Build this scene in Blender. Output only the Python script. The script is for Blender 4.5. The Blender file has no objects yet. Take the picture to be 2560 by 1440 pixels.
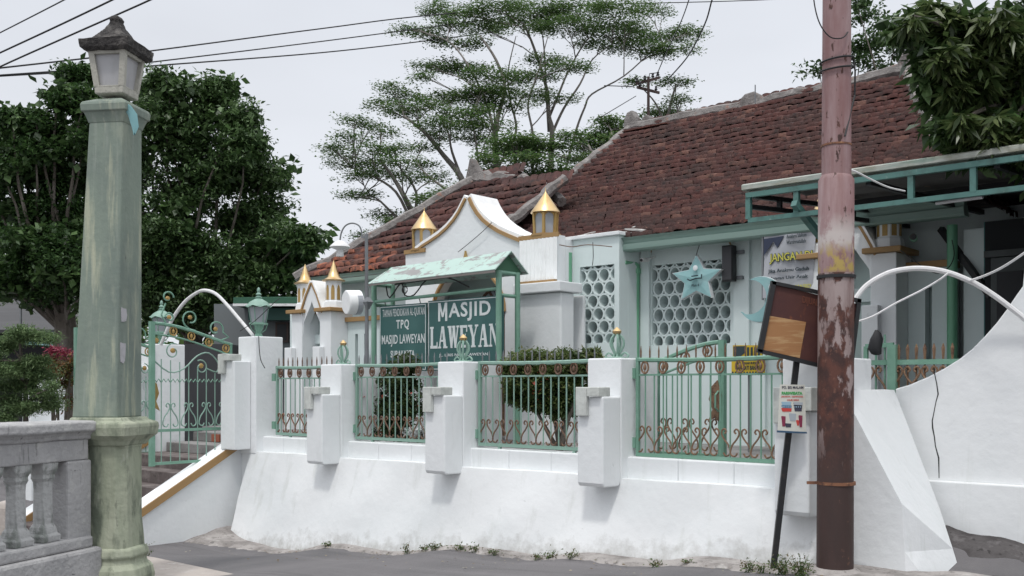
import bpy, bmesh, math, random
import numpy as np
from mathutils import Vector, Matrix
R = math.radians
S = bpy.context.scene
rnd = random.Random(7)
rng = np.random.default_rng(7)

# ---------------------------------------------------------------- camera
F, CX, HY, EYE = 2500.0, 1280.0, 965.0, 1.7
cd = bpy.data.cameras.new("camera"); cam = bpy.data.objects.new("camera", cd)
S.collection.objects.link(cam); S.camera = cam
cam.location = (0, 0, EYE); cam.rotation_euler = (R(90), 0, 0)
cd.sensor_width = 36; cd.lens = F / 2560 * 36; cd.shift_y = (HY - 720) / 2560
cd.clip_start = .1; cd.clip_end = 2000

# ---------------------------------------------------------------- sky, sun, exposure
SUN_EL, SUN_AZ = R(64), R(196)          # azimuth clockwise from +Y, direction towards the sun
w = bpy.data.worlds.new("World"); S.world = w; w.use_nodes = True
nt = w.node_tree; nt.nodes.clear(); N = nt.nodes.new; L = nt.links.new
out = N('ShaderNodeOutputWorld'); bg = N('ShaderNodeBackground'); bg.inputs[1].default_value = .1
sky = N('ShaderNodeTexSky'); sky.sky_type = 'NISHITA'; sky.sun_disc = False
sky.sun_elevation = SUN_EL; sky.sun_rotation = SUN_AZ; sky.dust_density = 4
hs = N('ShaderNodeHueSaturation'); hs.inputs['Saturation'].default_value = .3
tc = N('ShaderNodeTexCoord'); sp = N('ShaderNodeSeparateXYZ')
ramp = N('ShaderNodeValToRGB'); cr = ramp.color_ramp
cr.elements[0].position = 0; cr.elements[0].color = (.875, .905, .965, 1)
cr.elements[1].position = 1; cr.elements[1].color = (.97, .98, 1, 1)
e = cr.elements.new(.38); e.color = (.80, .835, .905, 1)
mul = N('ShaderNodeMapRange'); mul.interpolation_type = 'SMOOTHSTEP'
mul.inputs[1].default_value = .38; mul.inputs[2].default_value = .85; mul.inputs[3].default_value = 9.9; mul.inputs[4].default_value = 19
noise = N('ShaderNodeTexNoise'); noise.inputs['Scale'].default_value = 2.2; noise.inputs['Detail'].default_value = 4
mp = N('ShaderNodeMapping'); mp.inputs['Scale'].default_value = (1, 1, 3)
nr = N('ShaderNodeMapRange'); nr.inputs[1].default_value = .3; nr.inputs[2].default_value = .7; nr.inputs[3].default_value = .93; nr.inputs[4].default_value = 1.05
vm = N('ShaderNodeVectorMath'); vm.operation = 'SCALE'; vm2 = N('ShaderNodeVectorMath'); vm2.operation = 'SCALE'
mix = N('ShaderNodeMix'); mix.data_type = 'RGBA'; mix.inputs[0].default_value = .93
L(tc.outputs['Generated'], sp.inputs[0]); L(sp.outputs[2], ramp.inputs[0]); L(sp.outputs[2], mul.inputs[0])
L(tc.outputs['Generated'], mp.inputs[0]); L(mp.outputs[0], noise.inputs[0]); L(noise.outputs[0], nr.inputs[0])
L(ramp.outputs[0], vm.inputs[0]); L(mul.outputs[0], vm.inputs['Scale'])
L(vm.outputs[0], vm2.inputs[0]); L(nr.outputs[0], vm2.inputs['Scale'])
L(sky.outputs[0], hs.inputs['Color']); L(hs.outputs[0], mix.inputs[6]); L(vm2.outputs[0], mix.inputs[7])
L(mix.outputs[2], bg.inputs[0]); L(bg.outputs[0], out.inputs[0])
sd = bpy.data.lights.new("sun", 'SUN'); so = bpy.data.objects.new("sun", sd); S.collection.objects.link(so)
sd.energy = 1.35; sd.angle = R(6); sd.color = (1, .97, .93)
dv = Vector((math.sin(SUN_AZ) * math.cos(SUN_EL), math.cos(SUN_AZ) * math.cos(SUN_EL), math.sin(SUN_EL)))
so.rotation_euler = dv.to_track_quat('Z', 'Y').to_euler(); so.location = dv * 60
S.view_settings.view_transform = 'Standard'; S.view_settings.look = 'None'
S.view_settings.exposure = 0; S.view_settings.gamma = 1

# ---------------------------------------------------------------- frames
# wall frame: s runs along the street wall (towards the right and the camera), t runs into the yard
EX, EY = .7552, -.6555
TX, TY = .6555, .7552
Y0 = 10.3
TH = math.atan2(EY, EX)
def W(p, fr=1):
    return Vector((p[0]*EX + p[1]*TX, Y0 + p[0]*EY + p[1]*TY, p[2])) if fr else Vector(p)
def inv(X, Y): return (X*EX + (Y-Y0)*EY, X*TX + (Y-Y0)*TY)
def pw(x, y, t):                      # pixel on the vertical plane t -> (s, z)
    u = (x-CX)/F; Y = (t + Y0*TY)/(TY + TX*u); X = u*Y
    return (X*EX + (Y-Y0)*EY, EYE + (HY-y)/F*Y)
def ps(x, t): return pw(x, HY, t)[0]
def P(x, y, Y): return ((x-CX)/F*Y, Y, EYE + (HY-y)/F*Y)      # world point at distance Y

# ---------------------------------------------------------------- objects
BASE = {}; C = S.collection
class MB:
    def __init__(s): s.v = []; s.f = []
    def add(s, v, f):
        n = len(s.v); s.v += [tuple(q) for q in v]; s.f += [tuple(i+n for i in q) for q in f]; return s
    def box(s, x0, x1, y0, y1, z0, z1):
        return s.add([(x0,y0,z0),(x1,y0,z0),(x1,y1,z0),(x0,y1,z0),(x0,y0,z1),(x1,y0,z1),(x1,y1,z1),(x0,y1,z1)],
                     [(0,3,2,1),(4,5,6,7),(0,1,5,4),(1,2,6,5),(2,3,7,6),(3,0,4,7)])
    def prism(s, poly, a, b, ax):     # polygon extruded along ax: 'y' (poly xz), 'x' (poly yz), 'z' (poly xy)
        m = {'y': lambda p, k: (p[0], k, p[1]), 'x': lambda p, k: (k, p[0], p[1]), 'z': lambda p, k: (p[0], p[1], k)}[ax]
        n = len(poly)
        return s.add([m(p, a) for p in poly] + [m(p, b) for p in poly],
                     [tuple(range(n))[::-1], tuple(range(n, 2*n))] + [(i, (i+1) % n, n+(i+1) % n, n+i) for i in range(n)])
    def tube(s, path, r, n=6, cap=True, closed=False):
        path = [Vector(p) for p in path]; m = len(path)
        rr = r if hasattr(r, '__len__') else [r]*m
        up = None; rings = []
        for i, p in enumerate(path):
            if closed: d = path[(i+1) % m] - path[i-1]
            else: d = path[min(i+1, m-1)] - path[max(i-1, 0)]
            if d.length < 1e-9: d = Vector((0, 0, 1))
            d.normalize()
            if up is None:
                up = Vector((0, 0, 1)) if abs(d.z) < .9 else Vector((1, 0, 0))
            up = (up - d*up.dot(d))
            if up.length < 1e-6: up = d.orthogonal()
            up.normalize(); sd_ = d.cross(up)
            rings.append([p + (up*math.cos(2*math.pi*k/n) + sd_*math.sin(2*math.pi*k/n))*rr[i] for k in range(n)])
        f = []
        for i in range(m if closed else m-1):
            j = (i+1) % m
            for k in range(n): f.append((i*n+k, i*n+(k+1) % n, j*n+(k+1) % n, j*n+k))
        if cap and not closed: f += [tuple(range(n))[::-1], tuple(range((m-1)*n, m*n))]
        return s.add([q for g in rings for q in g], f)
    def bar(s, a, b, w_, h_=None):    # square bar between two points
        a = Vector(a); b = Vector(b); d = (b-a).normalized(); h_ = h_ or w_
        up = Vector((0, 0, 1)) if abs(d.z) < .95 else Vector((0, 1, 0))
        x = d.cross(up).normalized(); y = x.cross(d)
        q = [(-1,-1),(1,-1),(1,1),(-1,1)]
        v = [c + x*i*w_/2 + y*j*h_/2 for c in (a, b) for i, j in q]
        return s.add(v, [(0,1,2,3)[::-1],(4,5,6,7),(0,1,5,4),(1,2,6,5),(2,3,7,6),(3,0,4,7)])
    def lathe(s, prof, c, n=16, rot=0, sq=False):   # profile of (r, z)
        v = []; f = []; m = len(prof)
        for r_, z in prof:
            for k in range(n):
                a = 2*math.pi*k/n + rot
                v.append((c[0]+r_*math.cos(a), c[1]+r_*math.sin(a), c[2]+z))
        for i in range(m-1):
            for k in range(n): f.append((i*n+k, i*n+(k+1) % n, (i+1)*n+(k+1) % n, (i+1)*n+k))
        f += [tuple(range(n))[::-1], tuple(range((m-1)*n, m*n))]
        return s.add(v, f)
    def ball(s, c, r, n=10, m=6):
        r = r if hasattr(r, '__len__') else (r, r, r)
        v = []; f = []
        for i in range(m+1):
            ph = math.pi*i/m
            for k in range(n):
                a = 2*math.pi*k/n
                v.append((c[0]+r[0]*math.sin(ph)*math.cos(a), c[1]+r[1]*math.sin(ph)*math.sin(a), c[2]+r[2]*math.cos(ph)))
        for i in range(m):
            for k in range(n): f.append((i*n+k, i*n+(k+1) % n, (i+1)*n+(k+1) % n, (i+1)*n+k))
        return s.add(v, f)

def mesh_of(mb, b, recalc=True, name='mesh'):
    me = bpy.data.meshes.new(name)
    me.from_pydata([(v[0]-b[0], v[1]-b[1], v[2]-b[2]) for v in mb.v], [], mb.f)
    if recalc:
        bm = bmesh.new(); bm.from_mesh(me)
        bmesh.ops.remove_doubles(bm, verts=bm.verts, dist=1e-5)
        bmesh.ops.recalc_face_normals(bm, faces=bm.faces); bm.to_mesh(me); bm.free()
    return me
def fin(o, mat, smooth, bevel):
    if mat: o.data.materials.append(mat)
    if smooth:
        o.data.polygons.foreach_set('use_smooth', [True]*len(o.data.polygons))
        if smooth != 2:
            try: o.data.set_sharp_from_angle(angle=R(40))
            except Exception: pass
    if bevel:
        m = o.modifiers.new('bevel', 'BEVEL'); m.width = bevel; m.segments = 2; m.limit_method = 'ANGLE'; m.angle_limit = R(40)
def tagp(o, label, cat, group, kind):
    if label: o['label'] = label
    if cat: o['category'] = cat
    if group: o['group'] = group
    if kind: o['kind'] = kind
def thing(name, label, cat, base, fr=1, group=None, kind=None):
    o = bpy.data.objects.new(name, None); C.objects.link(o); o.empty_display_size = .1
    o.location = W(base, fr); o.rotation_euler = (0, 0, TH if fr else 0)
    BASE[o.name] = base; tagp(o, label, cat, group, kind); return o
def part(name, mb, mat, par, smooth=0, bevel=0, label=None, kind=None):
    b = BASE[par.name]
    me = mesh_of(mb, b, name=name); o = bpy.data.objects.new(name, me); C.objects.link(o); o.parent = par
    BASE[o.name] = b; fin(o, mat, smooth, bevel)
    if label: o['label'] = label
    if kind: o['kind'] = kind
    return o
def solo(name, mb, mat, label, cat, base, fr=1, group=None, kind=None, smooth=0, bevel=0):
    me = mesh_of(mb, base, name=name); o = bpy.data.objects.new(name, me); C.objects.link(o)
    o.location = W(base, fr); o.rotation_euler = (0, 0, TH if fr else 0)
    BASE[o.name] = base; fin(o, mat, smooth, bevel); tagp(o, label, cat, group, kind); return o
def copyp(src, dx):                   # a copy of a part moved inside its thing
    o = src.copy(); C.objects.link(o); o.parent = src.parent; o.location = Vector(dx); BASE[o.name] = BASE[src.name]; return o
def dup(root, base, label, fr=1, rz=None):
    n = root.copy(); C.objects.link(n); n.location = W(base, fr); BASE[n.name] = base
    if rz is not None: n.rotation_euler.z = rz
    n['label'] = label
    def rec(a, b):
        for ch in list(a.children):
            c = ch.copy(); C.objects.link(c); c.parent = b; BASE[c.name] = base; rec(ch, c)
    rec(root, n); return n
def npmesh(name, verts, quads, mat, par=None, base=(0,0,0), smooth=False):
    me = bpy.data.meshes.new(name); n = len(verts); m = len(quads)
    me.vertices.add(n); me.vertices.foreach_set('co', (verts-np.array(base)).astype(np.float32).ravel())
    me.loops.add(m*4); me.loops.foreach_set('vertex_index', quads.astype(np.int32).ravel())
    me.polygons.add(m); me.polygons.foreach_set('loop_start', np.arange(0, m*4, 4, dtype=np.int32))
    try: me.polygons.foreach_set('loop_total', np.full(m, 4, dtype=np.int32))
    except Exception: pass
    me.update(calc_edges=True); me.validate()
    o = bpy.data.objects.new(name, me); C.objects.link(o)
    if mat: me.materials.append(mat)
    if par: o.parent = par; BASE[o.name] = base
    return o

# ---------------------------------------------------------------- materials
def srgb(r, g, b):
    f = lambda c: (c/255/12.92 if c/255 <= .04045 else ((c/255+.055)/1.055)**2.4)
    return (f(r), f(g), f(b), 1)
def M(name, col, layers=(), rough=.7, metal=0, bump=0, bscale=30, spec=.4, rnd_isl=None, coat=0):
    """layers: (colour, scale xyz, lo, hi, amount, seed)"""
    m = bpy.data.materials.new(name); m.use_nodes = True; t = m.node_tree; N = t.nodes.new; L = t.links.new
    b = t.nodes['Principled BSDF']; b.inputs['Roughness'].default_value = rough; b.inputs['Metallic'].default_value = metal
    b.inputs['Specular IOR Level'].default_value = spec
    if coat: b.inputs['Coat Weight'].default_value = coat
    tc = N('ShaderNodeTexCoord'); cur = None
    rgb = N('ShaderNodeRGB'); rgb.outputs[0].default_value = (*col[:3], 1); cur = rgb.outputs[0]
    if rnd_isl:
        g = N('ShaderNodeNewGeometry'); rp = N('ShaderNodeValToRGB'); cr = rp.color_ramp
        L(g.outputs['Random Per Island'], rp.inputs[0])
        cr.elements[0].color = (*rnd_isl[0][:3], 1); cr.elements[1].color = (*rnd_isl[-1][:3], 1)
        for i, c in enumerate(rnd_isl[1:-1]):
            e = cr.elements.new((i+1)/(len(rnd_isl)-1)); e.color = (*c[:3], 1)
        cur = rp.outputs[0]
    for c, sc, lo, hi, amt, seed in layers:
        mp = N('ShaderNodeMapping'); mp.inputs['Scale'].default_value = sc; mp.inputs['Location'].default_value = (seed*3.1, seed*1.7, seed)
        no = N('ShaderNodeTexNoise'); no.inputs['Scale'].default_value = 1; no.inputs['Detail'].default_value = 7; no.inputs['Roughness'].default_value = .62
        mr = N('ShaderNodeMapRange'); mr.inputs[1].default_value = lo; mr.inputs[2].default_value = hi; mr.inputs[4].default_value = amt
        mx = N('ShaderNodeMix'); mx.data_type = 'RGBA'
        L(tc.outputs['Object'], mp.inputs[0]); L(mp.outputs[0], no.inputs[0]); L(no.outputs[0], mr.inputs[0]); L(mr.outputs[0], mx.inputs[0])
        L(cur, mx.inputs[6]); mx.inputs[7].default_value = (*c[:3], 1); cur = mx.outputs[2]
    L(cur, b.inputs['Base Color'])
    if bump:
        no = N('ShaderNodeTexNoise'); no.inputs['Scale'].default_value = bscale; no.inputs['Detail'].default_value = 5
        bp = N('ShaderNodeBump'); bp.inputs['Strength'].default_value = bump; bp.inputs['Distance'].default_value = .02
        L(tc.outputs['Object'], no.inputs[0]); L(no.outputs[0], bp.inputs['Height']); L(bp.outputs[0], b.inputs['Normal'])
    return m
def leafmat(name, cols, trans=.35, rough=.5, patch=None):
    m = M(name, cols[0], rough=rough, spec=.35, rnd_isl=cols, layers=patch or ())
    t = m.node_tree; b = t.nodes['Principled BSDF']; o = t.nodes['Material Output']
    src = b.inputs['Base Color'].links[0].from_socket
    tr = t.nodes.new('ShaderNodeBsdfTranslucent'); mx = t.nodes.new('ShaderNodeMixShader'); mx.inputs[0].default_value = trans
    t.links.new(src, tr.inputs[0]); t.links.new(b.outputs[0], mx.inputs[1]); t.links.new(tr.outputs[0], mx.inputs[2]); t.links.new(mx.outputs[0], o.inputs[0])
    return m
st = lambda a: (a, a, a)
WH = (.77, .79, .80)
m_white = M('white_plaster', WH, [((.66,.70,.70),(1.3,1.3,.5),.42,.75,.55,1), ((.50,.53,.50),(9,9,.7),.60,.80,.45,2), ((.42,.44,.42),(14,14,9),.68,.76,.5,3)], .75, bump=.25, bscale=14)
m_wall = M('retaining_wall_paint', (.78,.795,.80), [((.62,.655,.665),(.8,.8,1.1),.42,.72,.65,4), ((.48,.50,.46),(6,6,.40),.57,.78,.5,5), ((.36,.37,.36),(5,5,16),.70,.76,.55,6), ((.50,.52,.50),(30,30,30),.66,.74,.35,7)], .78, bump=.35, bscale=7)
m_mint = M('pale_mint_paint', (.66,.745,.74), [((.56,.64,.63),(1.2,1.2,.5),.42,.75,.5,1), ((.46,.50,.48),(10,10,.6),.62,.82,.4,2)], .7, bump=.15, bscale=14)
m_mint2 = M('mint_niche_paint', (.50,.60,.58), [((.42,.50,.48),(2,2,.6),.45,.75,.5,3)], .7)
m_green = M('green_metal_paint', (.155,.30,.225), [((.10,.20,.15),(18,18,8),.62,.72,.7,1), ((.28,.13,.06),(24,24,24),.68,.74,.8,2), ((.34,.52,.44),(3,3,3),.5,.8,.5,3)], .45, bump=.1, bscale=40)
m_lgreen = M('pale_green_railing_paint', (.22,.35,.29), [((.15,.25,.2),(20,20,8),.62,.74,.6,1), ((.28,.12,.05),(22,22,22),.66,.72,.8,2)], .45)
m_copper = M('worn_copper_paint', (.22,.135,.085), [((.09,.05,.035),(20,20,20),.5,.62,.85,1), ((.50,.33,.14),(30,30,30),.6,.7,.7,2)], .55, metal=.2)
m_brown = M('oxidised_brown_metal', (.13,.075,.05), [((.30,.16,.08),(25,25,25),.52,.66,.8,1)], .6)
m_gold = M('gold_paint', (.42,.28,.10), [((.28,.16,.05),(9,9,9),.5,.7,.6,1)], .4, metal=.25)
m_goldm = M('gold_sheet_metal', (.60,.44,.235), [((.45,.28,.08),(6,6,6),.5,.75,.7,1), ((.85,.72,.45),(4,4,9),.58,.75,.5,2)], .33, metal=.85)
m_ochre = M('ochre_trim_paint', (.34,.21,.09), [((.30,.18,.07),(4,4,4),.5,.72,.6,1), ((.15,.1,.06),(20,20,20),.66,.72,.7,2)], .6)
m_gutter = M('gutter_green_paint', (.255,.36,.32), [((.20,.31,.27),(.8,12,20),.5,.7,.6,1), ((.5,.6,.55),(1,20,30),.6,.75,.6,2), ((.16,.18,.15),(5,9,5),.66,.74,.7,4)], .5)
m_pipe = M('green_downpipe', (.16,.40,.25), [((.10,.24,.15),(4,4,2),.5,.7,.5,1)], .35)
m_pole = None
m_dark = M('near_black_shade', (.022,.024,.026), rough=.9)  # near-black: carport shade put into the colour; the wall crack uses it too
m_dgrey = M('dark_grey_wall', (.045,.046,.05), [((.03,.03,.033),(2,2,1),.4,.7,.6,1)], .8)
m_glass = M('frosted_lantern_glass', (.36,.38,.41), [((.26,.28,.30),(6,6,2),.4,.7,.6,1)], .3)
m_board = M('teal_sign_board', (.035,.105,.10), [((.06,.15,.14),(2,2,2),.45,.7,.7,1), ((.02,.05,.05),(4,4,1),.6,.75,.6,2)], .45)
m_letter = M('white_sign_lettering', (.62,.66,.66), [((.4,.45,.45),(8,8,8),.55,.7,.6,1)], .55)
m_conc = M('weathered_concrete', (.44,.435,.435), [((.27,.27,.275),(2.2,2.2,1.2),.42,.68,.75,1), ((.07,.07,.07),(16,16,2.2),.60,.70,.85,2), ((.52,.52,.50),(7,7,7),.56,.7,.6,3), ((.05,.05,.05),(9,9,30),.66,.72,.8,4)], .88, bump=.7, bscale=22)
m_asph = M('asphalt', (.145,.138,.142), [((.085,.084,.088),(1.1,.25,1),.4,.7,.7,1), ((.19,.18,.185),(.35,3.0,.5),.48,.68,.55,2), ((.09,.088,.09),(.25,5,.5),.56,.64,.5,9), ((.21,.2,.2),(60,60,60),.6,.72,.5,3), ((.05,.05,.05),(80,80,80),.62,.72,.5,5)], .85, bump=.4, bscale=90)
m_edge = M('broken_concrete_edge', (.36,.335,.32), [((.18,.165,.155),(3,3,3),.45,.62,.8,1), ((.09,.085,.08),(14,14,14),.58,.68,.8,2), ((.5,.48,.46),(7,7,7),.58,.7,.6,3)], .9, bump=.8, bscale=25)
def foot_dirt(m, k, col, hi, amt, seed, z0=0.0):
    # splash dirt: irregular stains on the lowest part of a wall, following the sloping ground
    t = m.node_tree; b = t.nodes['Principled BSDF']; N = t.nodes.new; L = t.links.new
    src = b.inputs['Base Color'].links[0].from_socket
    tc = N('ShaderNodeTexCoord'); sp = N('ShaderNodeSeparateXYZ'); L(tc.outputs['Object'], sp.inputs[0])
    mx_ = N('ShaderNodeMath'); mx_.operation = 'MULTIPLY_ADD'; L(sp.outputs[0], mx_.inputs[0]); mx_.inputs[1].default_value = -k; L(sp.outputs[2], mx_.inputs[2])
    no = N('ShaderNodeTexNoise'); no.inputs['Scale'].default_value = 7; no.inputs['Detail'].default_value = 9; no.inputs['Roughness'].default_value = .7; L(tc.outputs['Object'], no.inputs[0])
    h = N('ShaderNodeMath'); h.operation = 'MULTIPLY_ADD'; L(no.outputs[0], h.inputs[0]); h.inputs[1].default_value = -.75; L(mx_.outputs[0], h.inputs[2])
    mr = N('ShaderNodeMapRange'); mr.inputs[1].default_value = z0-.36+hi; mr.inputs[2].default_value = z0-.50; mr.inputs[3].default_value = 0; mr.inputs[4].default_value = amt; L(h.outputs[0], mr.inputs[0])
    mx = N('ShaderNodeMix'); mx.data_type = 'RGBA'; L(mr.outputs[0], mx.inputs[0]); L(src, mx.inputs[6]); mx.inputs[7].default_value = (*col, 1); L(mx.outputs[2], b.inputs['Base Color'])
foot_dirt(m_wall, .085, (.30,.29,.26), .16, .75, 3)
m_pave = M('yard_paving', (.26,.25,.245), [((.15,.145,.14),(3,3,3),.4,.65,.8,1), ((.10,.09,.09),(12,12,12),.6,.7,.8,2)], .85, bump=.4)
m_step = M('brown_stone_steps', (.11,.09,.085), [((.22,.19,.18),(6,6,6),.45,.65,.8,1), ((.05,.04,.04),(14,14,14),.58,.7,.8,2)], .7, bump=.3)
m_trunk = M('tree_bark', (.10,.085,.07), [((.19,.17,.15),(6,6,2),.45,.65,.8,1), ((.04,.035,.03),(16,16,4),.56,.7,.7,2)], .9, bump=.6)
m_palebark = M('pale_smooth_bark', (.17,.155,.14), [((.30,.28,.26),(2,2,.6),.5,.7,.8,1), ((.07,.06,.055),(5,5,1.5),.55,.7,.8,2)], .85)
m_cable = M('black_cable', (.02,.02,.022), rough=.6)
m_wpipe = M('white_pipe', (.70,.70,.70), [((.4,.38,.36),(9,9,9),.55,.7,.6,1)], .5)
m_brk = M('grey_green_plaster_block', (.58,.60,.57), [((.34,.36,.34),(5,5,3),.45,.66,.7,1)], .85, bump=.3)
m_steel = M('grey_steel', (.20,.21,.22), [((.12,.12,.12),(5,5,2),.5,.7,.6,1)], .45, metal=.4)
m_black = M('black_metal', (.02,.021,.023), [((.05,.04,.035),(12,12,12),.55,.7,.6,1)], .5)
# ================================================================ GROUND
GP = [(-9,-.3,-.30),(-6,-.3,-.30),(-4.86,0,-.28),(-4.86,-1.5,-.29),(-4.2,-.3,-.31),(-3.6,-.3,-.34),(-2,-.3,-.16),(.26,-.3,.02),(1.6,-.35,.11),(2.94,-.3,.20),(3.4,-.4,.26),(4.4,0,.30),
      (3.62,1.0,.60),(3.9,.93,.565),(4.35,.93,.50),(4.9,.9,.44),(6,.7,.3),(4.1,.4,.20),(4.5,.42,.22),(5.2,.4,.20),(4.2,-.2,.24),(4.8,-.3,.22),(3.0,-2.5,.12),(0,-2.5,-.02),(-3,-2.5,-.16),(-6,-3,-.2),(0,-8,0),(6,-4,.1),(-8,-6,-.1),(9,1,.1),(3.4,4,.9),(4,2,.85),(5,3,.9)]
def ground(s, t):
    a = b = 0
    for ps_, pt, z in GP:
        d = (s-ps_)**2 + (t-pt)**2
        w_ = 1/(d+.05)**1.6; a += w_*z; b += w_
    return a/b
def sheet(name, xs, ys, zf, mat, fr=1, **k):
    mb = MB(); nx, ny = len(xs), len(ys)
    mb.v = [(x, y, zf(x, y)) for y in ys for x in xs]
    mb.f = [(j*nx+i, j*nx+i+1, (j+1)*nx+i+1, (j+1)*nx+i) for j in range(ny-1) for i in range(nx-1)]
    me = bpy.data.meshes.new(name); me.from_pydata(mb.v, [], mb.f); o = bpy.data.objects.new(name, me); C.objects.link(o)
    o.rotation_euler = (0, 0, TH if fr else 0); o.location = W((0,0,0), fr); me.materials.append(mat)
    me.polygons.foreach_set('use_smooth', [True]*len(me.polygons)); o['kind'] = 'structure'; return o
lin = lambda a, b, n: [a+(b-a)*i/(n-1) for i in range(n)]
m_earth = M('earth_and_grass', (.07,.08,.035), [((.10,.08,.05),(.3,.3,.3),.45,.6,.8,1)], .95)
big = [-1500,-600,-200,-80,-40,-20,-14] + lin(-13, 13, 79) + [14,20,40,80,200,600,1500]
def zb(s, t):
    if abs(s) < 13.2 and abs(t) < 13.2: return ground(s, t) - (.35 if t > .5 and (s < 2.9) else 0)
    return -.3
sheet('road', big, big, zb, m_asph)
# broken concrete edge strip along the foot of the wall, and the hump at the ramp foot
def edgez(s, t):
    return ground(s, t) + .010 + .005*math.sin(s*9)*math.sin(t*23+s*3)
def strip(name, pts, mat, z=edgez, n=150, m=7):
    # pts: (s, t_near, t_far)
    mb = MB()
    for i in range(n):
        f_ = i/(n-1)*(len(pts)-1); k = min(int(f_), len(pts)-2); f_ -= k
        s_ = pts[k][0]*(1-f_)+pts[k+1][0]*f_; a = pts[k][1]*(1-f_)+pts[k+1][1]*f_; b = pts[k][2]*(1-f_)+pts[k+1][2]*f_
        a += .03*math.sin(i*1.7)+.02*math.sin(i*.61)
        for j in range(m):
            t_ = a+(b-a)*j/(m-1); zz = z(s_, t_) - (.035 if j == 0 else 0); mb.v.append((s_, t_, zz))
    mb.f = [(i*m+j, (i+1)*m+j, (i+1)*m+j+1, i*m+j+1) for i in range(n-1) for j in range(m-1)]
    me = bpy.data.meshes.new(name); me.from_pydata(mb.v, [], mb.f); o = bpy.data.objects.new(name, me); C.objects.link(o)
    o.rotation_euler = (0, 0, TH); o.location = W((0,0,0)); me.materials.append(mat); o['kind'] = 'structure'; return o
def humpz(s, t): return edgez(s, t) + .10*math.exp(-((s+4.75)**2/.10 + (t+.25)**2/.10)) + .02
strip('pavement_edge', [(-4.84,-.9,.1),(-4.3,-.78,-.1),(-3.6,-.54,-.1),(-2.2,-.45,-.1),(-.5,-.42,-.1),(1,-.46,-.1),(2.5,-.52,-.1),(3.6,-.62,-.1),(4.6,-.5,.1)], m_edge, humpz)
# concrete pavement slab in the left foreground
q = [P(0,1550,1), P(1,1,1)]
def gxy(x, y, z): Y = (EYE-z)*F/(y-HY); return ((x-CX)/F*Y, Y)
a_, b_, c_, d_ = gxy(300,1380,-.08), gxy(385,1392,-.08), gxy(625,1442,-.08), gxy(560,1620,-.08)
e_ = gxy(-400,1620,-.08); f__ = gxy(-300,1380,-.08)
mb = MB().prism([a_, b_, c_, d_, e_, f__], -.30, -.08, 'z')
m_slab = M('pavement_concrete', (.40,.36,.33), [((.28,.25,.23),(2,2,2),.42,.66,.8,1), ((.52,.49,.47),(6,6,6),.56,.7,.6,2), ((.14,.12,.11),(20,20,20),.63,.72,.6,3)], .9, bump=.4, bscale=30)
o = solo('pavement', mb, m_slab, None, None, (a_[0], a_[1], -.3), 0, kind='structure', bevel=.015)

# ================================================================ RETAINING WALL with its piers
LED = .835; PAR = 1.03
wall = thing('retaining_wall', 'long white battered street wall with stepped piers, green railings standing on it', 'wall', (0, 0, 0))
mb = MB(); xs_ = lin(-4.62, 3.45, 60)
for i, s_ in enumerate(xs_):
    zb_ = ground(s_, -.3)-.15; rows = 9
    for j in range(rows):
        k = j/(rows-1); z_ = zb_+(LED-zb_)*k
        bt = -.02-.30*(LED-z_)/1.1 - .012*math.sin(s_*2.1+z_*3) + .010*math.sin(s_*5.3-z_*7)
        mb.v.append((s_, bt, z_ + (.006*math.sin(s_*3.1) if j == rows-1 else 0)))
    mb.v.append((s_, .16, LED+.006*math.sin(s_*3.1))); mb.v.append((s_, .16, zb_))
m_ = 11
mb.f = [(i*m_+j, (i+1)*m_+j, (i+1)*m_+(j+1) % m_, i*m_+(j+1) % m_) for i in range(59) for j in range(m_)]
mb.f += [tuple(range(m_))[::-1], tuple(range(59*m_, 60*m_))]
part('battered_face', mb, m_wall, wall, smooth=1)
SR = [-4.47, -2.72, -.677, 1.37, 3.42]
PW = .39
for i in range(4):
    a, b = SR[i]-.02, SR[i+1]-PW+.02
    mb = MB()
    for j in range(3):   # parapet blocks with hairline joints
        x0 = a+(b-a)*j/3; x1 = a+(b-a)*(j+1)/3
        mb.box(x0, x1-.003, .10, .36, LED-.05, PAR)
    part('parapet', mb, m_white, wall, bevel=.012)
def pier(i, s1, top, wid=PW, depth=.62):
    mb = MB().box(s1-wid, s1, -.02, depth, .55 if i else .85, top)
    o = part('pier', mb, m_white, wall, bevel=.014)
    # stepped block hung in front
    zb_ = .76 if i else .90
    mb = MB()
    prof = [(-.022, zb_+.03), (-.05, zb_), (-.28, zb_+.005), (-.30, zb_+.04), (-.30, 1.60), (-.022, 1.60)]
    mb.prism(prof, s1-.30, s1-.003, 'x')
    part('stepped_block', mb, m_white, wall, bevel=.014)
    l = MB().box(s1-.285, s1-.16, -.35, -.302, 1.42, 1.69); l.box(s1-.16, s1-.02, -.345, -.16, 1.603, 1.69)
    part('bracket_block', l, m_brk, wall, bevel=.008)
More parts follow.
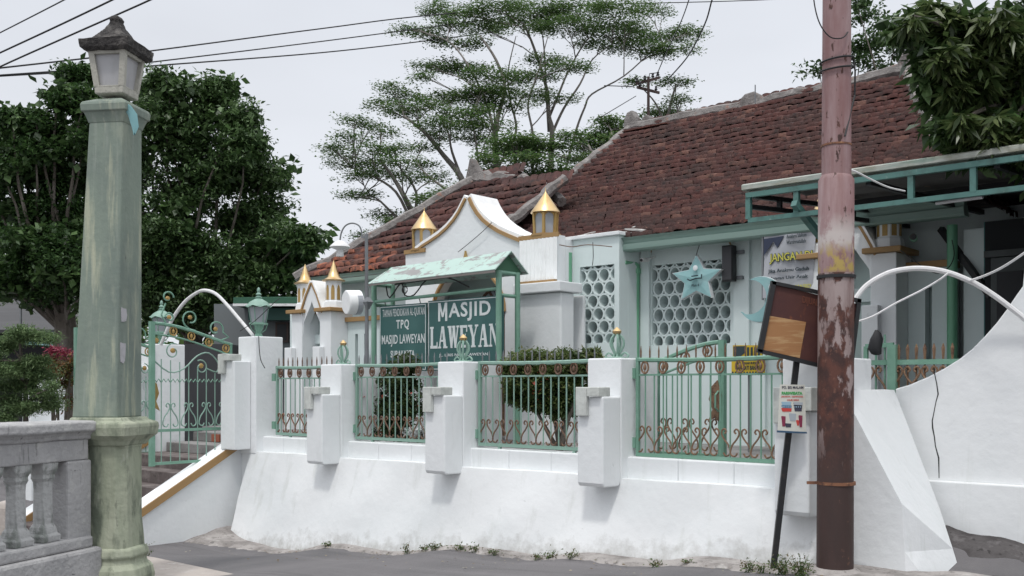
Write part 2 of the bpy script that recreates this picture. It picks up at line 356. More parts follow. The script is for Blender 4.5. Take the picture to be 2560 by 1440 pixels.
for i, s1 in enumerate(SR):
    if i == 0:
        part('pier_foot', MB().box(s1-.36, s1-.16, .0, .40, -.6, .799), m_white, wall)
        mb = MB().box(s1-.40, s1, -.02, .42, .80, 2.36); part('pier', mb, m_white, wall, bevel=.014)
        mb = MB().prism([(-.022,.86),(-.28,.86),(-.28,2.03),(-.022,2.03)], s1-.42, s1-.10, 'x'); part('stepped_block', mb, m_white, wall, bevel=.014)
        l = MB().box(s1-.41, s1-.28, -.33, -.282, 1.86, 2.12); l.box(s1-.28, s1-.14, -.33, -.14, 2.033, 2.12); part('bracket_block', l, m_brk, wall, bevel=.008)
    elif i == 4:
        mb = MB().box(s1-PW-.02, s1+.08, -.05, .62, .30, 1.93); part('pier', mb, m_white, wall, bevel=.014)
        mb = MB().prism([(-.052,.66),(-.28,.66),(-.30,.70),(-.30,1.50),(-.052,1.50)], s1-.36, s1-.06, 'x'); part('stepped_block', mb, m_white, wall, bevel=.014)
        l = MB().box(s1-.34, s1-.20, -.36, -.302, 1.40, 1.69); l.box(s1-.20, s1-.02, -.355, -.12, 1.503, 1.69); part('bracket_block', l, m_brk, wall, bevel=.008)
    else: pier(i, s1, 1.965)
# sloping end buttress beside the right gate
but = thing('gate_buttress', 'thick white sloping buttress closing the wall beside the rusty pole', 'buttress', (3.5, .1, .1))
mb = MB()
v = [(3.505,-.02,1.67),(3.505,.90,1.67)]
for fx, fy, ft_, bx, by, bt_ in ((2097,975,-.02,2236,975,.90),(2255,1260,-.05,2348,1268,.78),(2262,1380,-.06,2382,1372,.52),(2268,1560,-.08,2470,1660,.40)):
    a, b = pw(fx, fy, ft_), pw(bx, by, bt_); v += [(max(a[0],3.507), ft_, a[1]), (b[0], bt_, b[1])]
v += [(3.505, -.08, v[-2][2]), (3.505, .97, v[-1][2])]
mb.v = v
n = 5
mb.f = [(2*i, 2*i+1, 2*i+3, 2*i+2) for i in range(4)] + [(0,2,4,6,8,10), (1,11,9,7,5,3), (0,10,11,1), (8,9,11,10)]
part('sloping_fin', mb, m_white, but, bevel=.02)

# ================================================================ STAIR RAMP (near balustrade of the gate steps)
def ramp(name, s0, s1, label):
    r_ = thing(name, label, 'stair wall', (s0, 0, -.3), group='stair walls')
    z0, k = 1.0, .557
    top = lambda t: z0 + k*t
    mb = MB().prism([(.0, -.6), (.0, top(0)-.1), (-1.95, top(-1.95)-.1), (-2.0, -.6)], s0+.03, s1-.02, 'x')
    part('wall', mb, m_white, r_)
    mb = MB().prism([(-.03, top(-.03)-.10), (-.0, top(0)+.0), (-2.05, top(-2.05)), (-2.02, top(-2.02)-.10)], s0, s1-.01, 'x')
    part('coping', mb, M('coping_white', (.86,.87,.87), rough=.7), r_, bevel=.008)
    mb = MB().prism([(-.01, top(0)-.115), (-.01, top(0)-.01), (-2.03, top(-2.03)-.01), (-2.03, top(-2.03)-.115)], s1-.008, s1+.012, 'x')
    part('trim', mb, m_ochre, r_)
    return r_
ramp('stair_wall', -5.10, -4.80, 'white sloping stair wall with ochre edge climbing to the open gate')
ramp('stair_wall', -7.35, -7.05, 'far white stair wall with ochre edge seen through the grey balusters')
steps = thing('gate_steps', 'dark brown stone steps rising between the two sloping stair walls', 'steps', (-6, -1, 0))
for i in range(6):
    zt = .72-.17*i; t1 = -.05-.33*i
    part('step', MB().box(-7.06, -5.09, t1-.33, .30 if i == 0 else t1-.001, -.5, zt), m_step, steps, bevel=.01)
part('nosing', MB().box(-7.0, -5.1, .15, 1.2, .72, .86), m_pave, steps, bevel=.01)
part('nosing', MB().box(-7.0, -5.1, .6, 2.0, .861, 1.0), m_pave, steps, bevel=.01)
part('brick_patch', MB().box(-6.45, -6.25, .57, .60, .87, .98), M('red_brick_face', (.30,.10,.06), rough=.8), steps)

# yard floor
yard = solo('yard_pavement', MB().prism([(-4.46,.30),(2.9,.42),(2.9,6),(-4.46,6)], .7, .97, 'z'), m_pave, None, None, (0, .4, .7), kind='structure')
solo('yard_pavement', MB().box(-9, -4.47, 2.0, 6, .6, .99), m_pave, None, None, (-7, 3, .6), kind='structure')

# dark stone driveway right of the buttress
def drz(s, t): return ground(s, t)+.012+.012*math.sin(s*13+math.sin(t*7)*2)*math.sin(t*17)
m_drive = M('dark_stone_paving', (.085,.078,.078), [((.045,.04,.04),(5,5,5),.42,.6,.85,1), ((.15,.14,.14),(9,9,9),.55,.66,.7,2), ((.025,.022,.022),(18,18,18),.6,.66,.8,3)], .85, bump=1.0, bscale=18)
sheet('driveway', lin(4.02, 9, 60), lin(-1.3, .96, 30), drz, m_drive)
# ================================================================ CURVED WALL on the right
TC = .95
cw = thing('curved_wall', 'tall white wall sweeping upward on the right with a long crack', 'wall', (4, TC, .2))
tp = [(2238,972),(2270,963),(2320,942),(2360,921),(2400,896),(2430,872),(2460,842),(2490,808),(2515,775),(2540,738),(2556,716)]
poly = [pw(x, y, TC) for x, y in tp]; sl = poly[0][0]
poly += [(poly[-1][0]+.05, 3.0), (poly[-1][0]+.06, 3.62), (6.5, 3.62), (6.5, -.2), (sl, -.2)]
part('wall', MB().prism(poly, TC, TC+.18, 'y'), m_wall, cw, bevel=.012)
part('plinth', MB().box(sl+.01, 6.5, TC-.05, TC-.001, -.3, pw(2435, 1206, TC)[1]), m_wall, cw, bevel=.012)
crk = [(2335,925),(2343,960),(2345,985),(2341,1005),(2334,1035),(2331,1052),(2333,1070),(2336,1092),(2340,1115),(2347,1145),(2349,1195)]
cp = [pw(x+rnd.uniform(-1.5,1.5), y, TC) for x, y in crk]; mb = MB()
mb.tube([(s_, TC-.001, z_) for s_, z_ in cp], [.003+.003*rnd.random() for _ in cp], 4)
part('crack', mb, m_dark, cw)

# ================================================================ MOSQUE
mos = thing('mosque', 'white mosque with mossy red tiled roof, green gutter and lattice windows', 'mosque', (-1, 3.4, 1))
def holes(s0, s1, z0, z1, t0, t1, hs):
    xs = sorted({s0, s1, *[h[0] for h in hs], *[h[1] for h in hs]}); zs = sorted({z0, z1, *[h[2] for h in hs], *[h[3] for h in hs]})
    sol = lambda i, j: 0 <= i < len(xs)-1 and 0 <= j < len(zs)-1 and not any(h[0] <= (xs[i]+xs[i+1])/2 <= h[1] and h[2] <= (zs[j]+zs[j+1])/2 <= h[3] for h in hs)
    mb = MB()
    for i in range(len(xs)-1):
        for j in range(len(zs)-1):
            if not sol(i, j): continue
            a, b, c, d = xs[i], xs[i+1], zs[j], zs[j+1]
            mb.add([(a,t0,c),(b,t0,c),(b,t0,d),(a,t0,d)], [(0,1,2,3)]); mb.add([(a,t1,c),(b,t1,c),(b,t1,d),(a,t1,d)], [(3,2,1,0)])
            if not sol(i-1, j): mb.add([(a,t0,c),(a,t1,c),(a,t1,d),(a,t0,d)], [(0,1,2,3)])
            if not sol(i+1, j): mb.add([(b,t0,c),(b,t1,c),(b,t1,d),(b,t0,d)], [(3,2,1,0)])
            if not sol(i, j-1): mb.add([(a,t0,c),(b,t0,c),(b,t1,c),(a,t1,c)], [(0,1,2,3)])
            if not sol(i, j+1): mb.add([(a,t0,d),(b,t0,d),(b,t1,d),(a,t1,d)], [(3,2,1,0)])
    return mb
TA, TM = 2.85, 3.37
EAVE = 3.50
# projecting bay with the small lattice
sA0 = ps(1395, TA); sA1 = ps(1548, TA); g0, gz1 = pw(1450, 668, TA); g1, gz0 = pw(1536, 856, TA)
zA = pw(1470, 597, TA)[1]
part('bay_wall', holes(sA0, sA1, .9, zA, TA, TA+.2, [(g0, g1, gz0, gz1)]), m_mint, mos)
part('bay_wall', MB().box(sA1-.16, sA1+.002, TA+.201, TM-.001, .9, zA), m_mint, mos)
part('bay_coping', MB().box(sA0, sA1+.03, TA-.05, TA+.4, zA+.002, zA+.05), m_white, mos, bevel=.008)
# main wall with the large lattice, running on behind the carport
sM0 = sA1-.05; h0, hz1 = pw(1630, 664, TM); h1, hz0 = pw(1826, 858, TM)
part('front_wall', holes(sA1-.15, 2.65, .9, EAVE+.1, TM, TM+.2, [(h0, h1, hz0, hz1)]), m_mint, mos)
part('front_wall', MB().box(2.651, 5.2, TM+.25, TM+.45, .6, EAVE+.1), m_mint, mos)
part('front_wall', MB().box(-7.4, sA0, TM, TM+.2, .9, EAVE+.1), m_mint, mos)
part('back_wall', MB().box(-7.4, 5.0, 12.8, 13, .5, 3.5), m_mint, mos)
part('side_wall', MB().box(-7.4, -7.2, TM+.21, 12.79, .5, 3.5), m_mint, mos)
part('bounce_wall', MB().box(-2.6, 3.2, TM+.45, TM+.5, .9, 3.4), M('bounce_wall_paint', (.48,.52,.51), rough=.9), mos)  # pale colour and close position chosen to bounce light into the lattices
# surrounding raised band round the arch panel
a0, az = pw(1622, 632, TM); a1, _ = pw(1832, 632, TM)
mb = MB()
c_ = (a0+a1)/2; ra = (a1-a0)/2
arc = [(c_-ra*math.cos(k), hz1+.02+ .50*math.sin(k)) for k in lin(0, math.pi, 25)]
part('arch_moulding', MB().tube([(x, TM-.005, z) for x, z in arc], .012, 5), m_ochre, mos)
for x0, x1 in ((1600,1622),(1832,1872),(1905,1912)):
    p0, p1 = ps(x0, TM-.06), ps(x1, TM-.06); part('pilaster', MB().box(p0, p1, TM-.06, TM-.002, .95, EAVE+.05), m_mint, mos, bevel=.008)
def lattice(s0, s1, z0, z1, t, nx, nz):
    mb = MB(); dx = (s1-s0)/nx; dz = (z1-z0)/nz
    for i in range(-1, nx+1):
        for j in range(nz+1):
            cx_ = s0+dx*(i+.5+(.5 if j % 2 else 0)); cz_ = z0+dz*(j+.5)-dz*.25
            n = 18
            for r0, r1 in ((1, .80),):
                v = []
                for k in range(n):
                    a = 2*math.pi*k/n
                    for rr, tt in ((1.0,0),(1.0,.24),(.78,.24),(.78,0)):
                        x = cx_+dx*.52*rr*math.cos(a); z = cz_+dz*.60*rr*math.sin(a)
                        v.append((min(max(x, s0-.004), s1+.004), t+tt, min(max(z, z0-.004), z1+.004)))
                f = [(k*4+j_, ((k+1) % n)*4+j_, ((k+1) % n)*4+(j_+1) % 4, k*4+(j_+1) % 4) for k in range(n) for j_ in range(4)]
                mb.add(v, f)
    return mb
part('lattice_window', lattice(g0, g1, gz0, gz1, TA+.03, 3, 6), m_mint, mos, smooth=1)
part('lattice_window', lattice(h0, h1, hz0, hz1, TM+.03, 7, 6), m_mint, mos, smooth=1)
# gutter fascia
def gutter(s0, s1, t, z, h=.17):
    mb = MB().prism([(t-.10,z),(t-.12,z+.02),(t-.13,z+h*.5),(t-.10,z+h*.55),(t-.12,z+h*.8),(t-.16,z+h),(t-.02,z+h),(t+.05,z+.02),(t+.05,z)], s0, s1, 'x')
    return mb
gs0, gzz = pw(1530, 628, 2.95)
part('gutter', gutter(gs0, 3.55, 3.05, gzz-.02), m_gutter, mos)
part('gutter', gutter(-7.6, -4.9, 3.1, 3.42, .15), m_gutter, mos)
part('soffit', MB().box(gs0+.02, 3.5, 3.0, TM+.3, EAVE+.05, EAVE+.07), m_white, mos)
part('soffit', MB().box(-7.55, -2.7, 3.1, TM+.3, EAVE+.05, EAVE+.07), m_white, mos)
# downpipes
def pipe(pts, r, name='downpipe'): return part(name, MB().tube([(pw(x, y, t)[0], t, pw(x, y, t)[1]) for x, y, t in pts], r, 10), m_pipe, mos, smooth=1)
pipe([(1541,625,2.98),(1541,640,2.98),(1546,652,2.98),(1560,657,3.0),(1580,657,3.2),(1592,664,3.28),(1592,690,3.28),(1591,780,3.28),(1590,900,3.28),(1590,1080,3.28)], .042)
pipe([(1422,632,2.79),(1422,712,2.79)], .045)
part('pipe_collar', MB().tube([(pw(1592,672,3.28)[0],3.28,pw(1592,672,3.28)[1]),(pw(1592,684,3.28)[0],3.28,pw(1592,684,3.28)[1])], .056, 10), m_pipe, mos)
part('conduit', MB().tube([(pw(x,y,2.80)[0],2.80,pw(x,y,2.80)[1]) for x,y in ((1409,606),(1412,640),(1412,712))], .012, 6), m_wpipe, mos)

# ---- roofs
m_tile = M('mossy_clay_tiles', (.2,.07,.05), [((.055,.035,.032),(1.1,1.1,1.1),.44,.62,.75,1), ((.03,.025,.024),(9,9,9),.50,.66,.7,2), ((.34,.20,.15),(22,22,22),.64,.72,.6,3), ((.16,.15,.13),(16,16,16),.66,.74,.5,6)], .9, bump=.6, bscale=40,
           rnd_isl=[(.070,.028,.025),(.088,.034,.029),(.075,.030,.027),(.11,.045,.037),(.062,.027,.025),(.10,.040,.034),(.17,.085,.065)])
m_tile2 = M('orange_clay_tiles', (.3,.1,.06), [((.07,.045,.04),(2,2,2),.46,.6,.85,1), ((.04,.03,.03),(9,9,9),.52,.66,.7,2)], .9, bump=.6, bscale=40,
           rnd_isl=[(.28,.09,.05),(.36,.13,.075),(.16,.06,.045),(.10,.045,.035),(.30,.11,.07)])
m_mortar = M('grey_roof_mortar', (.25,.235,.225), [((.11,.10,.095),(4,4,4),.42,.62,.8,1), ((.30,.16,.12),(6,6,6),.58,.68,.7,2), ((.45,.43,.41),(12,12,12),.6,.7,.6,3)], .95, bump=1, bscale=25)
def tiles(sl, sr, t0, t1, zf, mat_name, par, dt=.195, dw=.16, name='tiles', mat=None, swap=None):
    """courses of clay tiles between s=sl(t) and sr(t), each a curved overlapping piece"""
    V = []; Q = []; nrow = int((t1-t0)/dt)+1
    for r_ in range(nrow+1):
        ta = t0+r_*dt; tb = min(ta+dt*1.45, t1+.05)
        a, b = sl(min(ta, t1)), sr(min(ta, t1)); x = a+rnd.random()*dw-dw
        wob = .012*math.sin(r_*1.3)
        while x < b:
            xa, xb = max(x, a), min(x+dw*1.04, b)
            if xb-xa > .03:
                jz = rnd.uniform(-.007, .013); jt = rnd.uniform(-.016, .016); tw = rnd.uniform(-.018, .018)
                za = zf(ta, (xa+xb)/2)+.112+jz+.01*math.sin(x*1.7+r_); zb = zf(tb, (xa+xb)/2)+.012+jz
                prof = [(0,-.008),(.12,.004),(.35,.013),(.62,.010),(.85,-.002),(1,-.006)]
                base = len(V)
                for u_, hz in prof: V.append((xa+(xb-xa)*u_, ta-.02+jt, za+hz+tw*(u_-.5)))
                for u_, hz in prof: V.append((xa+(xb-xa)*u_, tb, zb+hz))
                for u_, hz in prof: V.append((xa+(xb-xa)*u_, ta-.02+jt+.004, za+hz-.06+tw*(u_-.5)))
                for k in range(5):
                    Q.append((base+k, base+k+1, base+7+k, base+6+k)); Q.append((base+12+k, base+13+k, base+k+1, base+k))
            x += dw
    V = np.array(V); 
    if swap is not None: V = swap(V)
    b0 = BASE[par.name]
    return npmesh(name, V, np.array(Q), mat, par, b0)
RT, RZ, RL, RR_ = 8.7, 6.75, -4.45, .97
def zmain(t, s=0):
    k = (t-3.0)/(RT-3.0); return EAVE+.08 + (RZ-EAVE-.08)*(k - .07*math.sin(math.pi*k)) 
slm = lambda t: -4.45 if t > 4.6 else -4.45+(4.6-t)*.35
srm = lambda t: 3.75-(3.75-RR_)*(t-3.0)/(RT-3.0)
rf = part('roof', MB().add([(slm(3.0),2.98,EAVE+.05),(3.75,2.98,EAVE+.05),(RR_,RT,RZ-.03),(-4.45,RT,RZ-.03),(-4.45,13.6,EAVE+.05),(3.75,13.6,EAVE+.05)],
          [(0,1,2,3),(2,5,4,3),(1,5,2)]), m_mortar, mos)
# keep the slab below the sagging tile surface
rf.data.vertices[0].co.z -= 0
tiles(slm, srm, 2.98, RT, zmain, None, mos, mat=m_tile)
rf2 = MB()
# replace the straight slab by one following the sag
n = 12; ks = lin(3.0, RT, n)
mbS = MB(); mbS.v = [p for t in ks for p in ((slm(t), t, zmain(t)-.03), (srm(t), t, zmain(t)-.03))]
mbS.f = [(2*i, 2*i+1, 2*i+3, 2*i+2) for i in range(n-1)]
b0 = BASE[mos.name]
mbS.v += [(-4.45,13.6,EAVE+.05),(3.75,13.6,EAVE+.05)]
mbS.f += [(2*n-2, 2*n-1, 2*n+1, 2*n)] + [(2*i+1, 2*n+1, 2*i+3) for i in range(n-1)] + [(2*i+2, 2*n, 2*i) for i in range(n-1)]
me = mesh_of(mbS, b0, recalc=False); rf.data = me; me.materials.append(m_mortar)
# end slope tiles (right hip end), laid across
def endswap(V):
    o_ = V.copy(); o_[:,0] = V[:,1]; o_[:,1] = V[:,0]; return o_
tiles(lambda u: 3.05+(3.75-u)*(RT-3.0)/(3.75-RR_) if True else 0, lambda u: 13.6-(3.75-u)*(13.6-RT)/(3.75-RR_), RR_, 3.7, lambda u, s: EAVE+.05+(3.75-u)/(3.75-RR_)*(RZ-EAVE-.05), None, mos, mat=m_tile, swap=lambda V: np.stack([3.75+RR_-V[:,1]*1+(0), V[:,0], V[:,2]], 1) if False else endswap(V))
zw_ = lambda t: EAVE+.03+(5.3-EAVE-.03)*(t-3.0)/2.2
def cap(pts, r, name='ridge_cap', mat=None, nseg=8):
    mb = MB(); P_ = []; rr = []
    for a, b in zip(pts[:-1], pts[1:]):
        for k in range(nseg):
            f_ = k/nseg; P_.append([a[i]+(b[i]-a[i])*f_+(rnd.uniform(-.02,.02) if k else 0) for i in range(3)]); rr.append(r*rnd.uniform(.8,1.2))
    P_.append(pts[-1]); rr.append(r)
    mb.tube(P_, rr, 7); return part(name, mb, mat or m_mortar, mos, smooth=0)
cap([(-4.45,RT,RZ+.05),(-2,RT,RZ+.02),(RR_,RT,RZ+.07)], .12, nseg=14)
cap([(slm(t), t, zmain(t)+.06) for t in lin(4.7, RT, 9)], .095, nseg=3)
cap([(srm(t), t, zmain(t)+.07) for t in lin(3.2, RT, 9)], .12, nseg=3)
cap([(-3.62+(t-3)*.35, t, max(zmain(t), zw_(t))+.05) for t in lin(3.05, 4.75, 6)], .085, nseg=4)
cap([(-3.05,4.72,4.62),(-4.2,5.15,5.22)], .085, nseg=8)
# ridge end ornaments
def orn(p, h, w_):
    mb = MB().prism([(p[0]-w_,p[2]-.1),(p[0]+w_,p[2]-.1),(p[0]+w_*.8,p[2]+h*.5),(p[0]+w_*.3,p[2]+h),(p[0]-w_*.5,p[2]+h*.9),(p[0]-w_*.9,p[2]+h*.4)], p[1]-.1, p[1]+.1, 'y')
    return part('ridge_ornament', mb, m_mortar, mos, bevel=.03)
orn((-4.4, RT, RZ+.08), .30, .16); orn((-4.1, RT+.1, RZ+.08), .18, .12); orn((.95, RT, RZ+.12), .26, .14); orn((-1.8, RT, RZ+.1), .14, .22)
part('flashing_strip', MB().box(-4.4, -3.4, RT-.36, RT-.12, RZ-.10, RZ-.085), m_tile2, mos)
# left wing
WT, WZ = 5.2, 5.3
slw = lambda t: -7.57+(t-3.0)*1.0
zw = lambda t, s=0: EAVE+.03+(WZ-EAVE-.03)*(t-3.0)/(WT-3.0)-.05*math.sin(math.pi*(t-3)/2.2)
tiles(slw, lambda t: -4.3, 3.0, WT, zw, None, mos, mat=m_tile)
tiles(lambda t: -7.4+(t-3), lambda t: -5.4, 2.97, 3.50, lambda t, s: zw(t)+.02, None, mos, mat=m_tile2)
tiles(lambda t: -4.5, lambda t: -4.5+(t-3)*.35+.9, 3.0, 4.8, lambda t, s: max(zmain(t), zw(t))-.02, None, mos, mat=m_tile)
part('roof', MB().add([(-7.57,2.98,EAVE),(-4.2,2.98,EAVE),(-4.2,WT,WZ-.03),(-5.37,WT,WZ-.03),(-4.2,7.6,EAVE),(-7.57,7.6,EAVE)], [(0,1,2,3),(0,3,5),(3,2,4,5),(1,4,2)]), m_mortar, mos)
cap([(-7.6,2.98,EAVE+.08),(-5.37,WT,WZ+.06)], .10, nseg=16)
cap([(-5.37,WT,WZ+.08),(-4.2,WT,WZ-.12)], .14, nseg=9)
mb = MB().prism([(-5.62,WZ-.02),(-5.3,WZ-.05),(-5.0,WZ+.02),(-5.22,WZ+.16),(-5.40,WZ+.42),(-5.46,WZ+.46),(-5.50,WZ+.3),(-5.56,WZ+.12)], WT-.07, WT+.09, 'y')
part('ridge_ornament', mb, m_mortar, mos, bevel=.03)
# bits of broken white ceiling sheet lying at the foot of the roof
m_frag = M('broken_asbestos_sheet', (.52,.52,.50), [((.25,.24,.23),(5,5,5),.5,.65,.8,1)], .8)
for x, y, dx, dz, r_ in ((1470,592,.40,-.02,.05),(1530,588,.22,.03,-.05),(1585,575,.32,-.06,-.25),(1425,594,.3,-.02,.05),(1600,583,.36,-.07,-.18)):
    s_, z_ = pw(x, y, 2.98); a = Vector((s_-dx/2, 3.0, z_-math.sin(r_)*dx/2)); b = Vector((s_+dx/2, 3.1, z_+math.sin(r_)*dx/2+.03))
    part('broken_sheet', MB().add([a, b, b+Vector((.02,.25,dz+.1)), a+Vector((.05,.22,dz+.06)), a-Vector((0,0,.02)), b-Vector((0,0,.02)), b+Vector((.02,.25,dz+.08)), a+Vector((.05,.22,dz+.04))],
         [(0,1,2,3),(4,7,6,5),(0,4,5,1),(1,5,6,2),(2,6,7,3),(3,7,4,0)]), m_frag, mos)
# ---- turrets: gold cone, arched cage, collar
def turret(sc, tc, z0, h, r, cage=True, n=6):
    """a gilded lantern: z0 foot, h total height"""
    root = MB().lathe([(r*1.12,0),(r*1.16,.015),(r*1.16,.04),(r*1.0,.045)], (sc, tc, z0), 8, R(22.5))
    base = part('turret', root, m_ochre, mos)
    def sub(nm, mb, mat, smooth=0):
        b = BASE[mos.name]; me = mesh_of(mb, b, name=nm); o = bpy.data.objects.new(nm, me); C.objects.link(o); o.parent = base; BASE[o.name] = b; fin(o, mat, smooth, 0); return o
    hc = h*.43
    sub('glazing', MB().lathe([(r*.80,.045),(r*.86,.045+hc)], (sc, tc, z0), 6, 0), m_glass)
    fr_ = MB()
    for k in range(6):
        a = R(0+60*k); p0 = (sc+r*.84*math.cos(a), tc+r*.84*math.sin(a), z0+.04); p1 = (sc+r*.90*math.cos(a), tc+r*.90*math.sin(a), z0+.05+hc)
        fr_.bar(p0, p1, r*.17)
        a2 = R(0+60*(k+1)); q0 = Vector(p1); q1 = Vector((sc+r*.90*math.cos(a2), tc+r*.90*math.sin(a2), z0+.05+hc))
        # arch spandrel between posts
        m_ = 8; pts = []
        for i in range(m_+1):
            f_ = i/m_; p = q0.lerp(q1, f_); pts.append((p, z0+.05+hc*(1-.32*(abs(2*f_-1)**2.2))))
        for i in range(m_):
            (pa, za), (pb, zb_) = pts[i], pts[i+1]; o_ = Vector((sc, tc, 0)); top = z0+.055+hc*1.04
            fr_.add([(pa.x,pa.y,za-.004),(pb.x,pb.y,zb_-.004),(pb.x,pb.y,top),(pa.x,pa.y,top)], [(0,1,2,3)])
    sub('arched_cage', fr_, m_gold)
    hz = .05+hc
    sub('spire', MB().lathe([(r*1.0,hz),(r*1.10,hz+.004),(r*1.07,hz+.02),(r*.68,hz+(h-hz)*.38),(r*.33,hz+(h-hz)*.68),(r*.10,hz+(h-hz)*.87),(r*.04,hz+(h-hz)*.93),(.003,h*1.06)], (sc, tc, z0), 16), m_goldm, 1)
    return base
# ---- main portal with the ogee gable
TG = 2.5
rc = [(1172,490),(1180,508),(1192,528),(1206,545),(1224,560),(1246,574),(1272,586),(1302,598)]
lc = [(1167,492),(1160,506),(1150,526),(1137,546),(1120,566),(1100,584),(1080,598),(1058,612),(1040,626)]
RC = [pw(x, y, TG) for x, y in rc]; LC = [pw(x, y, TG) for x, y in lc]
sl_, sr_ = pw(1014, 628, TG)[0], pw(1392, 590, TG)[0]
zsh = pw(1345, 592, TG)[1]
ar0, ar1 = pw(1082, 700, TG)[0], pw(1262, 700, TG)[0]; arc_ = [((ar0+ar1)/2-(ar1-ar0)/2*math.cos(k), 2.72+.66*math.sin(k)) for k in lin(0, math.pi, 21)]
poly = [(sl_, .95), (sl_, LC[-1][1])] + LC[::-1] + RC + [(RC[-1][0], zsh), (sr_, zsh), (sr_, .95), (ar1, .95)] + arc_[::-1] + [(ar0, .95)]
part('portal_gable', MB().prism(poly, TG, TG+.18, 'y'), m_white, mos)
def ribbon(pts, t0, t1, th, name, mat, up=True):
    mb = MB(); n = len(pts)
    for i, (s_, z_) in enumerate(pts):
        j0 = max(i-1, 0); j1 = min(i+1, n-1); dx, dz = pts[j1][0]-pts[j0][0], pts[j1][1]-pts[j0][1]; l = math.hypot(dx, dz) or 1
        nx, nz = -dz/l, dx/l
        if nz < 0: nx, nz = -nx, -nz
        mb.v += [(s_, t0, z_), (s_+nx*th, t0, z_+nz*th), (s_+nx*th, t1, z_+nz*th), (s_, t1, z_)]
    for i in range(n-1):
        for k in range(4): mb.f.append((i*4+k, (i+1)*4+k, (i+1)*4+(k+1) % 4, i*4+(k+1) % 4))
    mb.f += [(0,1,2,3), ((n-1)*4+3,(n-1)*4+2,(n-1)*4+1,(n-1)*4)]
    return part(name, mb, mat, mos)
m_slab2 = M('gable_coping_white', (.84,.85,.85), [((.6,.6,.58),(3,3,3),.5,.72,.5,1)], .7)
ribbon(RC, TG-.01, TG+.55, .055, 'gable_coping', m_slab2); ribbon(LC[::-1], TG-.01, TG+.55, .055, 'gable_coping', m_slab2)
off = lambda c, d: [(s_, z_-d) for s_, z_ in c]
ribbon(off(RC, .045), TG-.035, TG-.003, .05, 'gable_trim', m_ochre); ribbon(off(LC[::-1], .035), TG-.03, TG-.003, .035, 'gable_trim', m_ochre)
lt_s = pw(1345, 590, TG)[0]; lz = pw(1345, 591, TG)[1]
turret(lt_s, TG+.16, lz, .64, .185)
part('trim_band', MB().box(RC[-1][0]-.02, lt_s+.36, TG-.03, TG-.003, zsh-.03, zsh+.03), m_ochre, mos)
ll_s = pw(1041, 628, TG)[0]; lz2 = pw(1041, 628, TG)[1]
turret(ll_s, TG+.16, lz2, .64, .185)
part('trim_band', MB().box(ll_s-.24, ll_s+.20, TG-.03, TG-.003, lz2-.03, lz2+.03), m_ochre, mos)
# corrugated white sheet below the right turret
x0, x1 = pw(1304, 600, TG)[0], pw(1398, 600, TG)[0]; zc1 = zsh-.035; zc0 = pw(1350, 702, TG)[1]
mb = MB(); nn = 84
for i in range(nn+1):
    s_ = x0+(x1-x0)*i/nn; mb.v += [(s_, TG-.045-.014*math.sin(i/nn*math.pi*20), zc0), (s_, TG-.045-.014*math.sin(i/nn*math.pi*20), zc1)]
mb.f = [(2*i, 2*i+2, 2*i+3, 2*i+1) for i in range(nn)]
part('corrugated_panel', mb, m_slab2, mos, smooth=1)
part('trim_band', MB().box(x0-.02, x1-.03, TG-.07, TG-.003, zc0-.035, zc0-.003), m_ochre, mos)
# right portal pier with its cap
p0, p1 = ps(1292, 2.2), ps(1400, 2.2)
part('portal_pier', MB().box(p0+.03, p1, 2.22, TG-.004, .95, pw(1340, 734, 2.2)[1]), m_white, mos, bevel=.02)
part('portal_pier', MB().box(p0+.05, p1-.003, TG+.19, 2.75, .95, pw(1400, 734, 2.3)[1]), m_white, mos, bevel=.01)
part('pier_cap', MB().box(p0-.02, p1+.04, 2.14, 2.62, pw(1340, 733, 2.2)[1], pw(1340, 708, 2.2)[1]), m_white, mos, bevel=.012)
q0, q1 = ps(1035, 2.2), ps(1080, 2.2)
part('portal_pier', MB().box(q0, q1, 2.22, TG-.004, .95, 2.72), m_white, mos, bevel=.02)
part('pier_cap', MB().box(q0-.04, q1+.04, 2.16, TG-.005, 2.721, 2.82), m_ochre, mos, bevel=.01)
part('portal_side', MB().box(sr_-.14, sr_, TG+.185, TA-.002, .95, zA-.002), m_white, mos)
part('portal_side', MB().box(sl_, sl_+.14, TG+.185, TM-.002, .95, zA), m_white, mos)
# what shows through the arch: inner wall, wooden door, fanlight
dc = (ar0+ar1)/2
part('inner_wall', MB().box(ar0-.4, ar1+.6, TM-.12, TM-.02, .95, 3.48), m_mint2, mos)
part('door', MB().box(dc-.45, dc+.45, TM-.17, TM-.121, .95, 2.75), m_brown, mos, bevel=.01)
fan = MB(); 
fan.prism([(dc+.45*math.cos(k), 2.78+.38*math.sin(k)) for k in lin(0, math.pi, 17)], TM-.16, TM-.121, 'y'); part('fanlight', fan, m_glass, mos)
fb = MB()
for k in lin(0, math.pi, 7): fb.bar((dc, TM-.17, 2.78), (dc+.45*math.cos(k), TM-.17, 2.78+.38*math.sin(k)), .03)
fb.tube([(dc+.45*math.cos(k), TM-.17, 2.78+.38*math.sin(k)) for k in lin(0, math.pi, 17)], .025, 5); part('fanlight_bars', fb, m_brown, mos)
part('portal_lining', MB().tube([(x, TG-.01, z) for x, z in arc_], .03, 6), m_ochre, mos, smooth=1)

fz = pw(1166, 652, TG)[1]; fs = pw(1166, 652, TG)[0]
part('arch_finial', MB().prism([(fs-.075,fz-.03),(fs+.085,fz-.03),(fs+.02,fz+.07),(fs+.002,fz+.14),(fs-.012,fz+.07)], TG-.04, TG-.003, 'y'), m_gold, mos)
